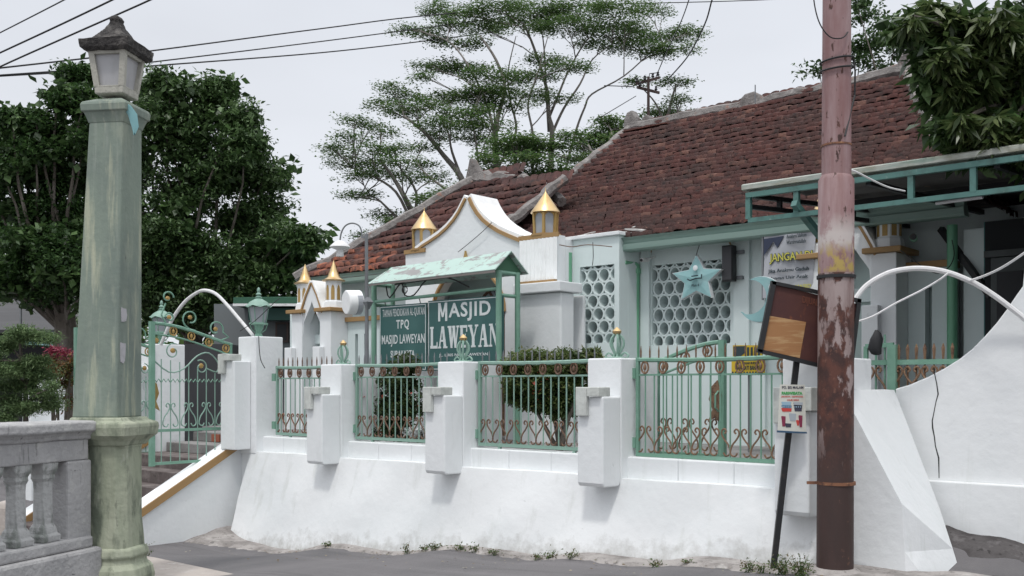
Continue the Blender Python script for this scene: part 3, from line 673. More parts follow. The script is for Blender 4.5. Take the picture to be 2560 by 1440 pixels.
# ---- small side portals
def small_portal(sc, t, zc, w_=.80, right_wall=1.2, par=mos):
    """sc centre, two piers, ogee gable between, lanterns above, slotted wall to the right"""
    pl, pr = sc-w_/2, sc+w_/2
    for c in (pl, pr):
        part('portal_pier', MB().box(c-.14, c+.14, t, t+.45, .95, zc-.06), m_white, par, bevel=.01)
        part('portal_pier', MB().box(c-.20, c-.02, t-.10, t-.002, .95, zc-.62), m_white, par, bevel=.01)
        part('pier_cap', MB().box(c-.21, c+.21, t-.07, t+.50, zc-.059, zc), m_ochre, par, bevel=.008)
        # white turret with gold arches and gold cone
        mb = MB().lathe([(.165,0),(.15,.10),(.13,.12),(.13,.42),(.14,.43)], (c, t+.17, zc), 8, R(22.5))
        tb = part('turret', mb, m_white, par)
        def sub(nm, m2, mat, sm=0):
            b = BASE[par.name]; me = mesh_of(m2, b, name=nm); o = bpy.data.objects.new(nm, me); C.objects.link(o); o.parent = tb; BASE[o.name] = b; fin(o, mat, sm, 0)
        m2 = MB()
        for k in (-135, -90, -45, 0, -180):
            a = R(k); nx, ny = math.cos(a), math.sin(a); tx, ty = -ny, nx
            sh = [(-.028,.13),(.028,.13),(.028,.30),(.018,.345),(0,.37),(-.018,.345),(-.028,.30)]
            v = [(c+nx*rr+tx*p_, t+.17+ny*rr+ty*p_, zc+q_) for rr in (.119, .126) for p_, q_ in sh]
            m2.add(v, [tuple(range(7)), tuple(range(7, 14))[::-1]] + [(i, (i+1) % 7, 7+(i+1) % 7, 7+i) for i in range(7)])
        sub('gold_arches', m2, m_gold)
        sub('spire', MB().lathe([(.18,.431),(.185,.45),(.13,.475),(.10,.50),(.065,.60),(.028,.70),(.003,.77)], (c, t+.17, zc), 14), m_goldm, 1)
    a, b = pl+.10, pr-.10; m = sc
    g = [(a, zc-.05),(a+.05, zc+.06),(m-.13, zc+.24),(m-.05, zc+.36),(m, zc+.44),(m+.05, zc+.36),(m+.13, zc+.24),(b-.05, zc+.06),(b, zc-.05)]
    ia, ib = pl+.14, pr-.14
    inner = [(ib, zc-.45),(ib-.02, zc-.22),(m+.12, zc-.08),(m+.04, zc+.04),(m, zc+.13),(m-.04, zc+.04),(m-.12, zc-.08),(ia+.02, zc-.22),(ia, zc-.45)]
    part('portal_gable', MB().prism(g + [(ib, zc-.45)] + inner[1:-1] + [(ia, zc-.45)], t+.02, t+.16, 'y'), m_white, par)
    for seg in (g[:5], g[4:]):
        ribbon(seg, t, t+.45, .04, 'gable_coping', m_slab2); ribbon(off(seg, .03), t-.004, t+.018, .03, 'gable_trim', m_ochre)
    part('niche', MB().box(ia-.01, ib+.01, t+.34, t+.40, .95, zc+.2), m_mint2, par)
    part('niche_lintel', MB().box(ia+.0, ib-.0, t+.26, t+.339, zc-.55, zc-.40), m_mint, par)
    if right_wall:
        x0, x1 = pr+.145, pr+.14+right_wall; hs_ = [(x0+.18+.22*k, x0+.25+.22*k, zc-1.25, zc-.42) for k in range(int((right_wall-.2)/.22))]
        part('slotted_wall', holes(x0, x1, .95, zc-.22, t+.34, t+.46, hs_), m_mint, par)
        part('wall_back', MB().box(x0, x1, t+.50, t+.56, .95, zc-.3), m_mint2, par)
        part('trim_band', MB().box(x0-.004, x1, t+.28, t+.56, zc-.219, zc-.15), m_ochre, par)
s1_ = pw(825, 770, 2.4); small_portal(s1_[0]-.365, 2.3, s1_[1], .74, .95)
s3 = ps(2208, 2.95); s2 = ps(2040, 2.95); zc3 = pw(2212, 618, 2.95)[1]
small_portal((s3+s2)/2, 2.95, zc3, s3-s2, ps(2385,3.3)-s3-.14)
# things at the right end under the carport
x_, z_ = pw(2392, 600, 3.4)
part('downpipe', MB().tube([(x_, 3.25, .9), (x_, 3.25, 3.4)], .055, 10), m_pipe, mos, smooth=1)
sp0, sp1 = ps(2408, 3.3), ps(2462, 3.3)
part('door_panel', MB().box(sp0, sp1, 3.3, 3.36, 1.35, 3.35), m_mint, mos, bevel=.01)
part('door_frame', MB().box(sp1+.002, sp1+.05, 3.26, 3.38, .95, 3.4), M('teal_door_frame', (.05,.16,.16), rough=.5), mos)
part('shade_box', MB().box(sp1+.052, 4.74, 3.12, 6.8, .3, 3.38), m_dark, mos)  # box filling the recess, its depth of shade painted as near-black
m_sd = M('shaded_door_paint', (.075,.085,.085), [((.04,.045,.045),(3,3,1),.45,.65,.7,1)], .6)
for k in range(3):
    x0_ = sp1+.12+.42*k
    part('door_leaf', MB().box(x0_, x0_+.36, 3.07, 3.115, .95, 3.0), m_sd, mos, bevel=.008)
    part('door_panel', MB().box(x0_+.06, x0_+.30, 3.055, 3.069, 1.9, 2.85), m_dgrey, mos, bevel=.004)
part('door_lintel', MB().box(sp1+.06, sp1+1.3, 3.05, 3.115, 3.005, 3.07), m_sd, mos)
solo('dark_mass', MB().box(4.95, 7.1, 2.75, 4.9, .1, 3.45), m_dark, 'added unseen near-black box keeping side light off the right portal', 'shed', (5.5, 3, 0))  # added out of view to block light coming from the right
part('side_wall', MB().box(4.75, 4.9, 3.3, 7, .4, 3.5), m_dgrey, mos)  # off-frame wall coloured dark to deepen the shade under the carport

# ================================================================ CARPORT
cp_ = thing('carport', 'corrugated carport roof on green steel trusses over the right gate', 'carport', (3.5, 2, .3))
m_teal = M('teal_truss_paint', (.09,.20,.18), [((.05,.08,.07),(6,6,6),.5,.7,.7,1), ((.35,.42,.38),(14,14,14),.62,.72,.6,2)], .5)
m_sheet = M('corrugated_sheet', (.11,.105,.10), [((.055,.05,.05),(1.5,5,1),.45,.65,.8,1), ((.28,.2,.13),(9,9,9),.62,.72,.5,2)], .6)
FT = 1.3; DZ = .07
zr = lambda t: 3.69
left = [(ps(1870,FT),FT),(2.49,2.69),(3.195,5.2),(3.9,7.4)]
def sleft(t):
    for (a, b), (c, d) in zip(left[:-1], left[1:]):
        if b <= t <= d: return a+(c-a)*(t-b)/(d-b)
    return left[-1][0]
mb = MB(); n = 80; ts = lin(FT, 7.3, 90)      # corrugation ridges run along s
for i, t in enumerate(ts):
    z = zr(t)+.02*math.sin(i*math.pi/2)
    for k in range(2): mb.v.append(((sleft(t), 9.0)[k], t, z))
    for k in range(2): mb.v.append(((sleft(t), 9.0)[k], t, z+.006))
for i in range(len(ts)-1):
    a = i*4; b = a+4; mb.f += [(a, a+1, b+1, b), (a+2, b+2, b+3, a+3)]
part('sheet_roof', mb, m_sheet, cp_)
part('fascia', MB().prism([*[(FT+a-1, z+DZ) for a, z in ((.95,3.575),(.93,3.58),(.93,3.625),(.96,3.640),(1.05,3.640),(1.05,3.575))]], ps(1862,FT), 9.0, 'x'), M('stained_white_fascia', (.40,.42,.38), [((.24,.24,.18),(4,12,12),.44,.60,.85,1), ((.20,.31,.27),(2,9,20),.55,.68,.6,2)], .6), cp_)
tr = MB().bar((left[0][0],FT-.03,3.595), (9,FT-.03,3.595), .05)
ch = MB().bar((left[0][0]+.02,FT-.02,3.345), (9,FT-.02,3.345), .045)
part('top_chord', tr, m_teal, cp_); part('bottom_chord', ch, m_teal, cp_)
for x in (1872, 1992, 2278, 2434):
    s_ = ps(x, FT-.02); part('truss_post', MB().bar((s_, FT-.02, 3.36), (s_, FT-.02, 3.57), .05), m_teal, cp_)
for s_ in (4.6, 5.4, 6.2): part('truss_post', MB().bar((s_, FT-.02, 3.36), (s_, FT-.02, 3.57), .05), m_teal, cp_)
b1 = P(1985,508,9.55); b2 = P(2052,592,9.9)
part('brace', MB().bar((*inv(b1[0],b1[1]),b1[2]), (*inv(b2[0],b2[1]),b2[2]), .06), m_teal, cp_)
# slanting left side truss and inner beams
for z in (3.60, 3.49):
    m2 = MB()
    for (a, b), (c, d) in zip(left[:-1], left[1:]): m2.bar((a,b,z), (c,d,z), .045)
    part('side_beam', m2, m_black, cp_)
for t in (1.7, 2.3, 2.7, 3.3, 4.2, 5.0):
    part('side_post', MB().bar((sleft(t), t, 3.50), (sleft(t), t, 3.59), .045), m_black, cp_)
for s_ in (3.2, 4.3, 5.4):
    part('rafter', MB().bar((s_,FT+.01,3.57), (s_+.7,6.2,3.55), .05), m_black, cp_)
part('purlin', MB().bar((2.5,2.5,3.62), (9,2.5,3.62), .05), m_black, cp_)
d1 = P(2352,572,10.8); d2 = P(2478,742,10.2)
part('brace', MB().bar((*inv(d1[0],d1[1]),d1[2]), (*inv(d2[0],d2[1]),d2[2]), .06), m_black, cp_)
part('post', MB().bar((5.4, FT, 3.35), (5.4, FT, .1), .09), m_teal, cp_)
part('post', MB().bar((5.2, 4.0, 3.45), (5.2, 4.0, .1), .09), m_teal, cp_)
# neon lamp tube under the sheet
lp = P(2395,500,9.6); ls = inv(lp[0], lp[1])
l_ = thing('strip_lamp', 'white unlit strip lamp hanging below the carport sheets', 'lamp', (ls[0], ls[1], lp[2]))
part('tube', MB().tube([(ls[0]-.22, ls[1]+.05, lp[2]), (ls[0]+.24, ls[1]-.05, lp[2]-.01)], .016, 8), M('lamp_white', (.8,.8,.82), rough=.4), l_)
part('cap', MB().ball((ls[0]+.05, ls[1], lp[2]+.03), (.04,.03,.03)), m_black, l_)
# added off-frame walls, coloured dark, to keep light out of the carport
solo('side_wall', MB().box(7.2, 7.4, .6, 5.0, -.1, 3.4), m_dgrey, 'added unseen dark wall keeping light out of the carport from the right', 'wall', (7.3, 3, 0))
solo('shade_wall', MB().box(5.0, 9.5, 5.0, 5.2, 0, 3.4), m_dgrey, 'added unseen dark grey wall at the back, holding the carport dark', 'wall', (6, 5, 0))

# ================================================================ STREET RAILINGS
def scroll_half(sg, w_=.088, h=.26):
    return [(sg*-.30*w_, .05),(sg*-.50*w_, .022),(sg*-.85*w_, .03),(sg*-.98*w_, .06),(sg*-.78*w_, .12),(sg*-.36*w_, .17),(sg*-.10*w_, .215),(sg*-.16*w_, .25),(sg*-.42*w_, .262),(sg*-.58*w_, .238),(sg*-.42*w_, .222)]
def smooth_path(p, k=3):
    o_ = []
    for i in range(len(p)-1):
        a, b, c, d = (Vector(p[max(i-1,0)]), Vector(p[i]), Vector(p[i+1]), Vector(p[min(i+2,len(p)-1)]))
        for j in range(k):
            t = j/k; o_.append(.5*((2*b)+(c-a)*t+(2*a-5*b+4*c-d)*t*t+(3*b-a-3*c+d)*t**3))
    o_.append(Vector(p[-1])); return o_
def medallion(c, sx=.04, sz=.055):
    mb = MB().tube([(c[0]+sx*math.cos(k), c[1], c[2]+sz*math.sin(k)) for k in lin(0, 2*math.pi, 15)[:-1]], .010, 5, closed=True)
    mb.ball(c, (sx*.45, .016, sz*.55), 8, 5); mb.tube([(c[0], c[1], c[2]-sz), (c[0], c[1], c[2]+sz)], .006, 4); return mb
def railing(s0, s1, t, z0, z1, label, mrail, mscr, mmed, mspk, name='railing', pitch=.1, spikes=.13, group='railings between the wall piers', scr=1.0, slack=0):
    r_ = thing(name, label, 'railing', ((s0+s1)/2, t, z0), group=group)
    sag = lambda k: -.012*math.sin(k*math.pi)
    part('top_rail', MB().tube([(s0+(s1-s0)*k, t, z1+sag(k)) for k in lin(0,1,9)], .022, 6), mrail, r_)
    part('upper_rail', MB().bar((s0,t,z1-.145), (s1,t,z1-.145), .018), mrail, r_)
    part('bottom_rail', MB().bar((s0,t,z0+.05), (s1,t,z0+.05), .034), mrail, r_)
    for a in (s0+.015, s1-.015): part('stile', MB().bar((a,t,z0+.035), (a,t,z1+.02), .032), mrail, r_)
    for a in (s0+.3, s1-.3): part('foot', MB().bar((a,t,z0-.04), (a,t,z0+.03), .03), mrail, r_)
    for z in (z0+.16, z1-.13): part('hinge', MB().box(s0-.07, s0-.001, t-.03, t+.03, z-.05, z+.05), m_green, r_)
    n = int(round((s1-s0)/pitch)); d = (s1-s0)/n; b0 = None; k0 = None; h0 = None; m0 = None
    for i in range(1, n):
        x = s0+d*i
        if b0 is None: b0 = part('bar', MB().tube([(x,t,z0+.06),(x,t,z1-.145)], .0078, 5), mrail, r_); xb = x
        else: copyp(b0, (x-xb, 0, 0))
    for i in range(n):
        x = s0+d*(i+.5)
        if k0 is None: k0 = part('spike', MB().tube([(x,t,z1+.01),(x,t,z1+spikes*.6),(x,t,z1+spikes)], [.007,.009,.002], 5), mspk, r_); xk = x
        else: c = copyp(k0, (x-xk, 0, 0)); c.rotation_euler = (rnd.uniform(-.0,.0), 0, 0)
    for i in range(n//2):
        x = s0+d*(2*i+1)
        if m0 is None: m0 = part('medallion', medallion((x,t-.01,z1-.075)), mmed, r_); xm = x
        else: copyp(m0, (x-xm, 0, 0))
        if h0 is None:
            sm = MB()
            for sg in (1,-1): sm.tube(smooth_path([(x+a*d/.088/1.02, t-.012*sg*.5, z0+.055+b*scr) for a, b in scroll_half(sg)]), .0085, 5)
            h0 = part('scroll', sm, mscr, r_)
        else: copyp(h0, (x-xm, 0, 0))
    return r_
m_rust = M('rusty_scroll_iron', (.22,.10,.055), [((.08,.04,.03),(20,20,20),.5,.62,.85,1), ((.42,.25,.12),(30,30,30),.58,.68,.7,2)], .7)
railing(SR[0]+.16, SR[1]-PW-.0, .2, 1.02, 1.945, 'short pale green railing beside the lantern pier with rust-brown scrolls', m_lgreen, m_rust, m_brown, m_brown)
rB = railing(SR[1]+.03, SR[2]-PW-.02, .2, 1.02, 1.95, 'green railing in front of the red-leaved shrub below the sign boards', m_lgreen, m_brown, m_brown, m_steel)
dl = SR[2]-SR[1]
c_ = dup(rB, (BASE[rB.name][0]+dl, .2, 1.02), 'green railing in front of the rounded topiary bush')
railing(SR[3]+.03, SR[4]-PW-.04, .2, 1.0, 1.95, 'rightmost green railing with gold medallions, below the teal star sign', m_green, m_copper, m_copper, m_copper)
# yard gate leaf standing open behind that railing
def leaf_poly(): pass
def gate_leaf(name, label, base, rz, width, z0, zmid, zh, zf, mrail, mfl, mmed, scr_low=True, group=None, curls=False):
    """a swung gate leaf along local +x from hinge (x=0) to free end (x=width); heights are absolute"""
    root = bpy.data.objects.new(name, None); C.objects.link(root); root.location = W(base); root.rotation_euler = (0,0,rz); BASE[root.name] = (0,0,0)
    tagp(root, label, 'gate', group, None); b = base[2]
    z0 -= b; zmid -= b; zh -= b; zf -= b
    top = lambda x: zh + (zf-zh)*(math.sin((x/width)*math.pi/2)**1.2)
    part('hinge_stile', MB().bar((.02,0,z0),(.02,0,top(.02)), .035), mrail, root)
    part('free_stile', MB().bar((width,0,z0-.03),(width,0,zf+.02), .06), mrail, root)
    part('top_rail', MB().tube([(x,0,top(x)) for x in lin(0,width,10)], .022, 6), mrail, root)
    part('upper_rail', MB().tube([(x,0,top(x)-.14) for x in lin(0,width,10)], .012, 6), mrail, root)
    part('bottom_rail', MB().bar((0,0,z0),(width,0,z0), .035), mrail, root)
    if zmid > z0+.05: part('middle_rail', MB().bar((0,0,zmid),(width,0,zmid), .035), mrail, root)
    n = int(width/.12); d = width/n
    for i in range(1, n):
        x = d*i
        part('bar', MB().tube([(x,0,z0),(x,0,(top(x)-.45 if curls else top(x)-.14))], .0075, 5), mfl, root)
    for i in range(n//2+1):
        x = d*(2*i+.7)
        if x < width-.05: part('medallion', medallion((x,0,top(x)-.07), .05, .055), mmed, root)
    zs = max(zmid, z0)
    for i in range(n//2):
        x = d*(2*i+1); sm = MB()
        for sg in (1,-1): sm.tube(smooth_path([(x+a*1.25, 0, zs+.02+b_*1.25) for a, b_ in scroll_half(sg)]), .0085, 5)
        part('scroll', sm, mfl if curls else mmed, root)
    if curls:
        def curl(cx_, cz_, r0, turns, ph, sg=1):
            pts = []
            for k in range(18):
                f_ = k/17; rr = r0*(1-.62*f_); a = ph+sg*turns*2*math.pi*f_; pts.append((cx_+rr*math.cos(a), 0, cz_+rr*math.sin(a)))
            return pts
        zt = lambda x: top(x)
        c = MB()
        c.tube([(.16,0,zt(.16)+.02),(.05,0,zt(0)+.10)]+[]+curl(.25, zt(.25)+.14, .12, .9, R(200), -1), .011, 5)
        c.tube([(.55,0,zt(.5)+.03),(.75,0,zt(.7)+.02)]+curl(.62, zt(.6)+.16, .13, 1, R(-80), 1), .011, 5)
        c.tube(curl(.95, zt(.9)+.36, .085, .85, R(180), -1), .011, 5); c.tube([(.98,0,zt(.9)+.28),(1.04,0,zt(1.)+.12),(.98,0,zt(.95)+.02)], .011, 5)
        c.tube(curl(.92, zt(.9)+.10, .07, .9, R(0), 1), .011, 5)
        part('crest_scroll', c, mrail, root)
        for x, z in ((.25,.14),(.63,.17),(.95,.34),(.93,.10)): part('crest_flower', MB().ball((x, 0, zt(x)+z), (.035,.015,.03), 6, 4), mmed, root)
        c = MB()
        c.tube(smooth_path([(width,0,zt(width)-.45),(width*.8,0,zt(width)-.62),(width*.62,0,zt(.6)-.50),(width*.45,0,zt(.5)-.30),(width*.30,0,zt(.3)-.20),(width*.18,0,zt(.2)-.30),(width*.2,0,zt(.2)-.42),(width*.34,0,zt(.3)-.40)]), .010, 5)
        c.tube(curl(width*.75, zt(.8)-.32, .11, 1, R(120), -1), .009, 5); c.tube(curl(width*.40, zt(.4)-.42, .10, 1, R(60), 1), .009, 5); c.tube(curl(width*.13, zt(.1)-.33, .08, 1, R(90), 1), .009, 5)
        part('panel_scroll', c, mfl, root)
        for x, z in ((.75,-.32),(.40,-.42),(.13,-.33),(.95,-.22)): part('panel_flower', MB().ball((x*width, 0, zt(x*width)+z), (.04,.015,.035), 6, 4), mmed, root)
        n2 = 9
        c = MB()
        for i in range(n2):
            x = width*(i+.5)/n2
            c.tube([(x-.06,0,zmid+.62),(x-.03,0,zmid+.66),(x,0,zmid+.62),(x+.03,0,zmid+.66),(x+.06,0,zmid+.62)], .008, 4)
        part('band_scroll', c, mrail, root)
    # fish-shaped handle plate near the free stile
    hz = (z0+zf)/2-.02
    c = MB().prism([(width-.03,hz+.20),(width-.09,hz+.14),(width-.12,hz+.02),(width-.08,hz-.08),(width-.13,hz-.20),(width-.06,hz-.16),(width-.02,hz-.19),(width-.01,hz-.06),(width+.01,hz+.06)], -.05, -.034, 'y')
    part('handle_plate', c, m_gold if curls else m_copper, root)
    part('handle', MB().tube([(width-.02,-.04,hz+.1),(width-.02,-.10,hz+.06),(width-.02,-.10,hz-.06),(width-.02,-.04,hz-.1)], .01, 5), m_green, root)
    return root
lfA = gate_leaf('gate_leaf', 'nearer open gate leaf with curled crest, beside the lantern pier', (-5.02, -.02, .6), TH-math.pi/2, 1.17, .71, 1.13, 2.26, 2.50, m_green, m_lgreen, m_gold, curls=True, group='main gate leaves')
lfB = dup(lfA, (0,0,0), 'farther open gate leaf with curled crest, half behind the green lamp column'); lfB.location = W((-7.05, -.02, .6))
pA = ps(1640, .75); pB = ps(1806, .75)
gate_leaf('gate_leaf', 'low green gate leaf parked behind the rightmost railing, arched top', (pA, .75, .97), TH, pB-pA, 1.03, 1.03, pw(1650,905,.75)[1], pw(1806,855,.75)[1], m_green, m_green, m_copper)
# railing and gate post at the right gate
rr_ = thing('gate_railing', 'green gate frame with copper spikes beside the sloping buttress', 'gate', (3.2, 1.17, .9))
z9 = pw(2300, 905, 1.17)[1]; xa, xb = ps(2165, 1.17), ps(2400, 1.17); xp = ps(2234, 1.17)
part('top_rail', MB().bar((xa,1.17,z9), (xb,1.17,z9), .045), m_green, rr_)
part('gate_post', MB().bar((xp,1.15,.9), (xp,1.15,pw(2234,862,1.17)[1]), .075), m_green, rr_)
part('upper_rail', MB().bar((xa,1.17,pw(2165,866,1.17)[1]), (xp,1.17,pw(2234,862,1.17)[1]), .04), m_green, rr_)
part('stile', MB().bar((xa,1.17,1.0), (xa,1.17,pw(2165,866,1.17)[1]), .035), m_green, rr_)
for k, x in enumerate((2247,2269,2291,2312,2335,2358,2381)):
    s_ = ps(x, 1.17); part('spike', MB().tube([(s_,1.17,z9+.02),(s_,1.17,z9+.12),(s_,1.17,z9+.16)], [.009,.016,.003], 5), m_copper, rr_)
    part('bar', MB().tube([(s_,1.17,z9-.5),(s_,1.17,z9)], .009, 5), m_copper, rr_)
for x in (2190, 2212):
    s_ = ps(x, 1.17); part('bar', MB().tube([(s_,1.17,1.1),(s_,1.17,z9+.25)], .010, 5), m_green, rr_)
for x in (2187, 2258, 2302, 2346):
    s_ = ps(x, 1.15); sm = MB()
    for sg in (1,-1): sm.tube(smooth_path([(s_+a*1.15, 1.15, z9-.33+b*1.1) for a, b in scroll_half(sg)]), .010, 5)
    part('scroll', sm, m_copper, rr_)
# black cloth hung on it
cl = P(2190, 862, 8.75)
mb = MB().lathe([(.012,.13),(.035,.10),(.058,.05),(.062,-.03),(.045,-.08),(.02,-.09)], cl, 9); mb.v = [(a+.012*math.sin(c*30), (b-8.75)*.5+8.75, c) for a, b, c in mb.v]
solo('black_cloth', mb, m_black, 'black rounded cloth hood hung on the green gate frame', 'cloth', cl, 0, smooth=1)
# white pipe arches over the two gates
def pipe_arch(pts, label, r):
    p = smooth_path(pts, 6); solo('pipe_arch', MB().tube(p, r, 8), m_wpipe, label, 'pipe arch', tuple(pts[0]), 0, group='pipe arches over the gates', smooth=1)
ax = [(2128,768,8.15),(2142,742,8.16),(2165,715,8.17),(2200,692,8.16),(2240,677,8.15),(2300,671,8.12),(2365,680,8.08),(2430,705,8.04),(2480,735,8.0),(2525,768,7.96),(2565,800,7.92),(2620,850,7.85)]
pipe_arch([P(*a) for a in ax], 'bent white pipe arching over the right gateway', .022)
ax = [(402,862,14.5),(430,800,14.4),(460,757,14.3),(490,733,14.2),(512,726,14.1),(540,735,14.0),(570,765,13.9),(600,800,13.8),(632,838,13.6)]
pipe_arch([P(*a) for a in ax], 'bent white pipe arching from the lantern pier over the stair gate', .024)
# far gate pier with step blocks, and the wall beyond it
fp = thing('gate_pier', 'white stepped pier on the far side of the stair gate, carrying a lantern', 'gate pier', (-7.2, .2, .3))
part('shaft', MB().box(-7.45, -7.06, -.02, .5, .3, 2.33), m_white, fp, bevel=.014)
part('stepped_block', MB().box(-7.45, -7.14, -.28, -.022, .3, 1.95), m_white, fp, bevel=.014)
fp2 = thing('street_wall', 'low white wall with piers beyond the stair gate at far left', 'wall', (-9, .2, 0))
part('wall', MB().box(-11.5, -7.455, .05, .35, -.4, 1.0), m_white, fp2, bevel=.01)
for s_ in (-8.9, -10.8): part('pier', MB().box(s_-.35, s_, -.2, .4, -.4, 1.85), m_white, fp2, bevel=.014)
railing(-8.88, -7.50, .2, 1.02, 1.93, 'farthest green railing beyond the stair gate, by the red shrubs', m_lgreen, m_brown, m_brown, m_copper)
# ================================================================ LETTERING
def glyphs(txt, bold=.0, spacing=1.0):
    cu = bpy.data.curves.new('t', 'FONT'); cu.body = txt; cu.offset = bold; cu.extrude = .02; cu.space_character = spacing; cu.resolution_u = 3
    o = bpy.data.objects.new('t', cu); C.objects.link(o); dg = bpy.context.evaluated_depsgraph_get(); dg.update()
    me = bpy.data.meshes.new_from_object(o.evaluated_get(dg)); v = [tuple(q.co) for q in me.vertices]; f = [tuple(p.vertices) for p in me.polygons]
    bpy.data.objects.remove(o); bpy.data.meshes.remove(me); bpy.data.curves.remove(cu); return v, f
def text(mb, txt, x0, x1, z0, z1, t, bold=0, spacing=1.0, fn=None, th=.004):
    v, f = glyphs(txt, bold, spacing)
    a0 = min(q[0] for q in v); a1 = max(q[0] for q in v); b0 = min(q[1] for q in v); b1 = max(q[1] for q in v)
    fn = fn or (lambda a, b, c: (a, t-c, b))
    mb.add([fn(x0+(q[0]-a0)/(a1-a0)*(x1-x0), z0+(q[1]-b0)/(b1-b0)*(z1-z0), (.0015 if q[2] < 0 else th)) for q in v], f)
    return mb

# ================================================================ ROOFED SIGN
TS = 1.40
sg = thing('roofed_sign_stand', 'green steel sign stand with a peeling pale green gable roof', 'sign stand', (-2.6, TS, 1))
zp = 3.12; s0, s1 = ps(935, TS), ps(1247, TS)
for s_, t_ in ((s0,TS),(s1,TS),(s0+.02,TS+.33),(s1+.02,TS+.33)):
    part('post', MB().tube([(s_,t_,.96),(s_,t_,zp)], .038 if t_ == TS else .034, 10), m_green, sg, smooth=1)
for s_ in (s0, s1):
    part('cross_bar', MB().tube([(s_,TS,zp-.02),(s_,TS+.33,zp-.02)], .028, 8), m_green, sg)
    part('cross_bar', MB().tube([(s_,TS,zp-.30),(s_,TS+.33,zp-.30)], .024, 8), m_green, sg)
part('hanging_rail', MB().tube([(s0,TS,zp-.26),(s1,TS,zp-.22)], .022, 8), m_green, sg)
m_peel = M('peeling_mint_sheet', (.40,.53,.48), [((.25,.23,.23),(3.2,9,2.5),.53,.57,.9,1), ((.30,.28,.27),(14,5,4),.60,.64,.8,2), ((.5,.68,.62),(2,2,2),.5,.7,.5,3)], .6)
m_under = M('dark_green_sheet_underside', (.06,.15,.09), rough=.7)
e0, e1 = ps(922, TS-.12)+.03, s1+.06; tm = TS+.165; zr0, zr1 = 3.36, 3.375; ze = 3.12
def slab(a, b, c, d, th):     # thin sheet with thickness
    n_ = (Vector(b)-Vector(a)).cross(Vector(d)-Vector(a)).normalized()*th
    return MB().add([a,b,c,d]+[tuple(Vector(q)-n_) for q in (a,b,c,d)], [(0,1,2,3),(7,6,5,4),(0,4,5,1),(1,5,6,2),(2,6,7,3),(3,7,4,0)])
part('roof_sheet', slab((e0-.04,TS-.14,ze-.02),(e1,TS-.14,ze),(e1,tm,zr1),(e0+.12,tm,zr0-.02), .012), m_peel, sg)
part('roof_sheet', slab((e0+.12,tm+.003,zr0-.02),(e1,tm+.003,zr1),(e1,TS+.50,ze),(e0,TS+.50,ze-.02), .012), m_peel, sg)
part('gable_end', MB().prism([(TS-.11,ze+.0),(TS+.46,ze+.0),(tm,zr1-.02)], e1-.08, e1-.07, 'x'), m_under, sg)
part('gable_end', MB().prism([(TS-.11,ze+.0),(TS+.46,ze+.0),(tm,zr1-.03)], e0+.10, e0+.11, 'x'), m_under, sg)
part('eave_board', MB().bar((e0-.03,TS-.128,ze-.035),(e1-.01,TS-.128,ze-.02), .012, .035), M('bare_weathered_edge', (.20,.18,.17), rough=.8), sg)
sc = MB()
sc.tube(smooth_path([(s0+.25,TS,zp-.06),(s0+.32,TS,zp-.22),(s0+.55,TS,zp-.03),(s0+.62,TS,zp-.2),(s0+.80,TS,zp-.21),(s0+1.05,TS,zp-.02),(s1-.9,TS,zp-.02),(s1-.5,TS,zp-.17)]), .010, 5)
sc.tube([(s0+.62+.05*math.cos(k),TS,zp-.13+.05*math.sin(k)) for k in lin(0,6.1,14)], .008, 5)
sc.tube([(s0+.42,TS,zp-.05),(s1-.8,TS,zp-.02)], .008, 5)
part('wire_scroll', sc, m_black, sg)
def board(name, label, xl, xr, ztop, zbot, lines, rot=0):
    t = TS+.04; a, b = ps(xl, t), ps(xr, t)
    bd = thing(name, label, 'sign', ((a+b)/2, t, zbot), group='boards of the roofed sign')
    part('panel', MB().box(a, b, t, t+.03, zbot, ztop), m_board, bd, bevel=.004)
    fr_ = MB(); q = .022
    for x0, x1, z0, z1 in ((a+.01,b-.01,ztop-q-.004,ztop-q+.006),(a+.01,b-.01,zbot+q-.006,zbot+q+.004),(a+q-.012,a+q-.002,zbot+q,ztop-q),(b-q+.002,b-q+.012,zbot+q,ztop-q)):
        fr_.box(x0, x1, t-.003, t-.0005, z0, z1)
    part('border_line', fr_, m_letter, bd)
    for tx, x0, x1, y0, y1, bo, spc in lines:
        m2 = MB(); sa, sb = ps(x0, t), ps(x1, t); xm = (x0+x1)/2
        text(m2, tx, sa, sb, pw(xm, y1, t)[1], pw(xm, y0, t)[1], t-.0005, bo, spc)
        part('lettering', m2, m_letter, bd)
    for x in (a+.12, b-.12): part('hook', MB().tube([(x, t+.01, ztop-.005),(x, t-.01, ztop+.05),(x, TS, zp-.24)], .006, 5), m_black, bd)
    return bd
board('sign_board', 'smaller teal board lettered TPQ Masjid Laweyan in white', 949, 1066, 2.80, 1.90,
      [("TAMAN PENDIDIKAN AL-QUR'AN", 957, 1062, 770, 793, .0, 1.05), ("TPQ", 991, 1023, 799, 825, .02, 1.2), ("MASJID LAWEYAN", 955, 1062, 836, 866, .012, 1.05), ("SURAKARTA", 977, 1037, 876, 893, .015, 1)])
big_board = board('sign_board', 'larger teal board lettered Masjid Laweyan in big white capitals', 1070, 1256, 2.82, 1.90,
      [("ASJID", 1122, 1227, 754, 802, .022, 1.12), ("JL. LIRIS NO. 1 LAWEYAN", 1098, 1220, 883, 892, .01, 1)])

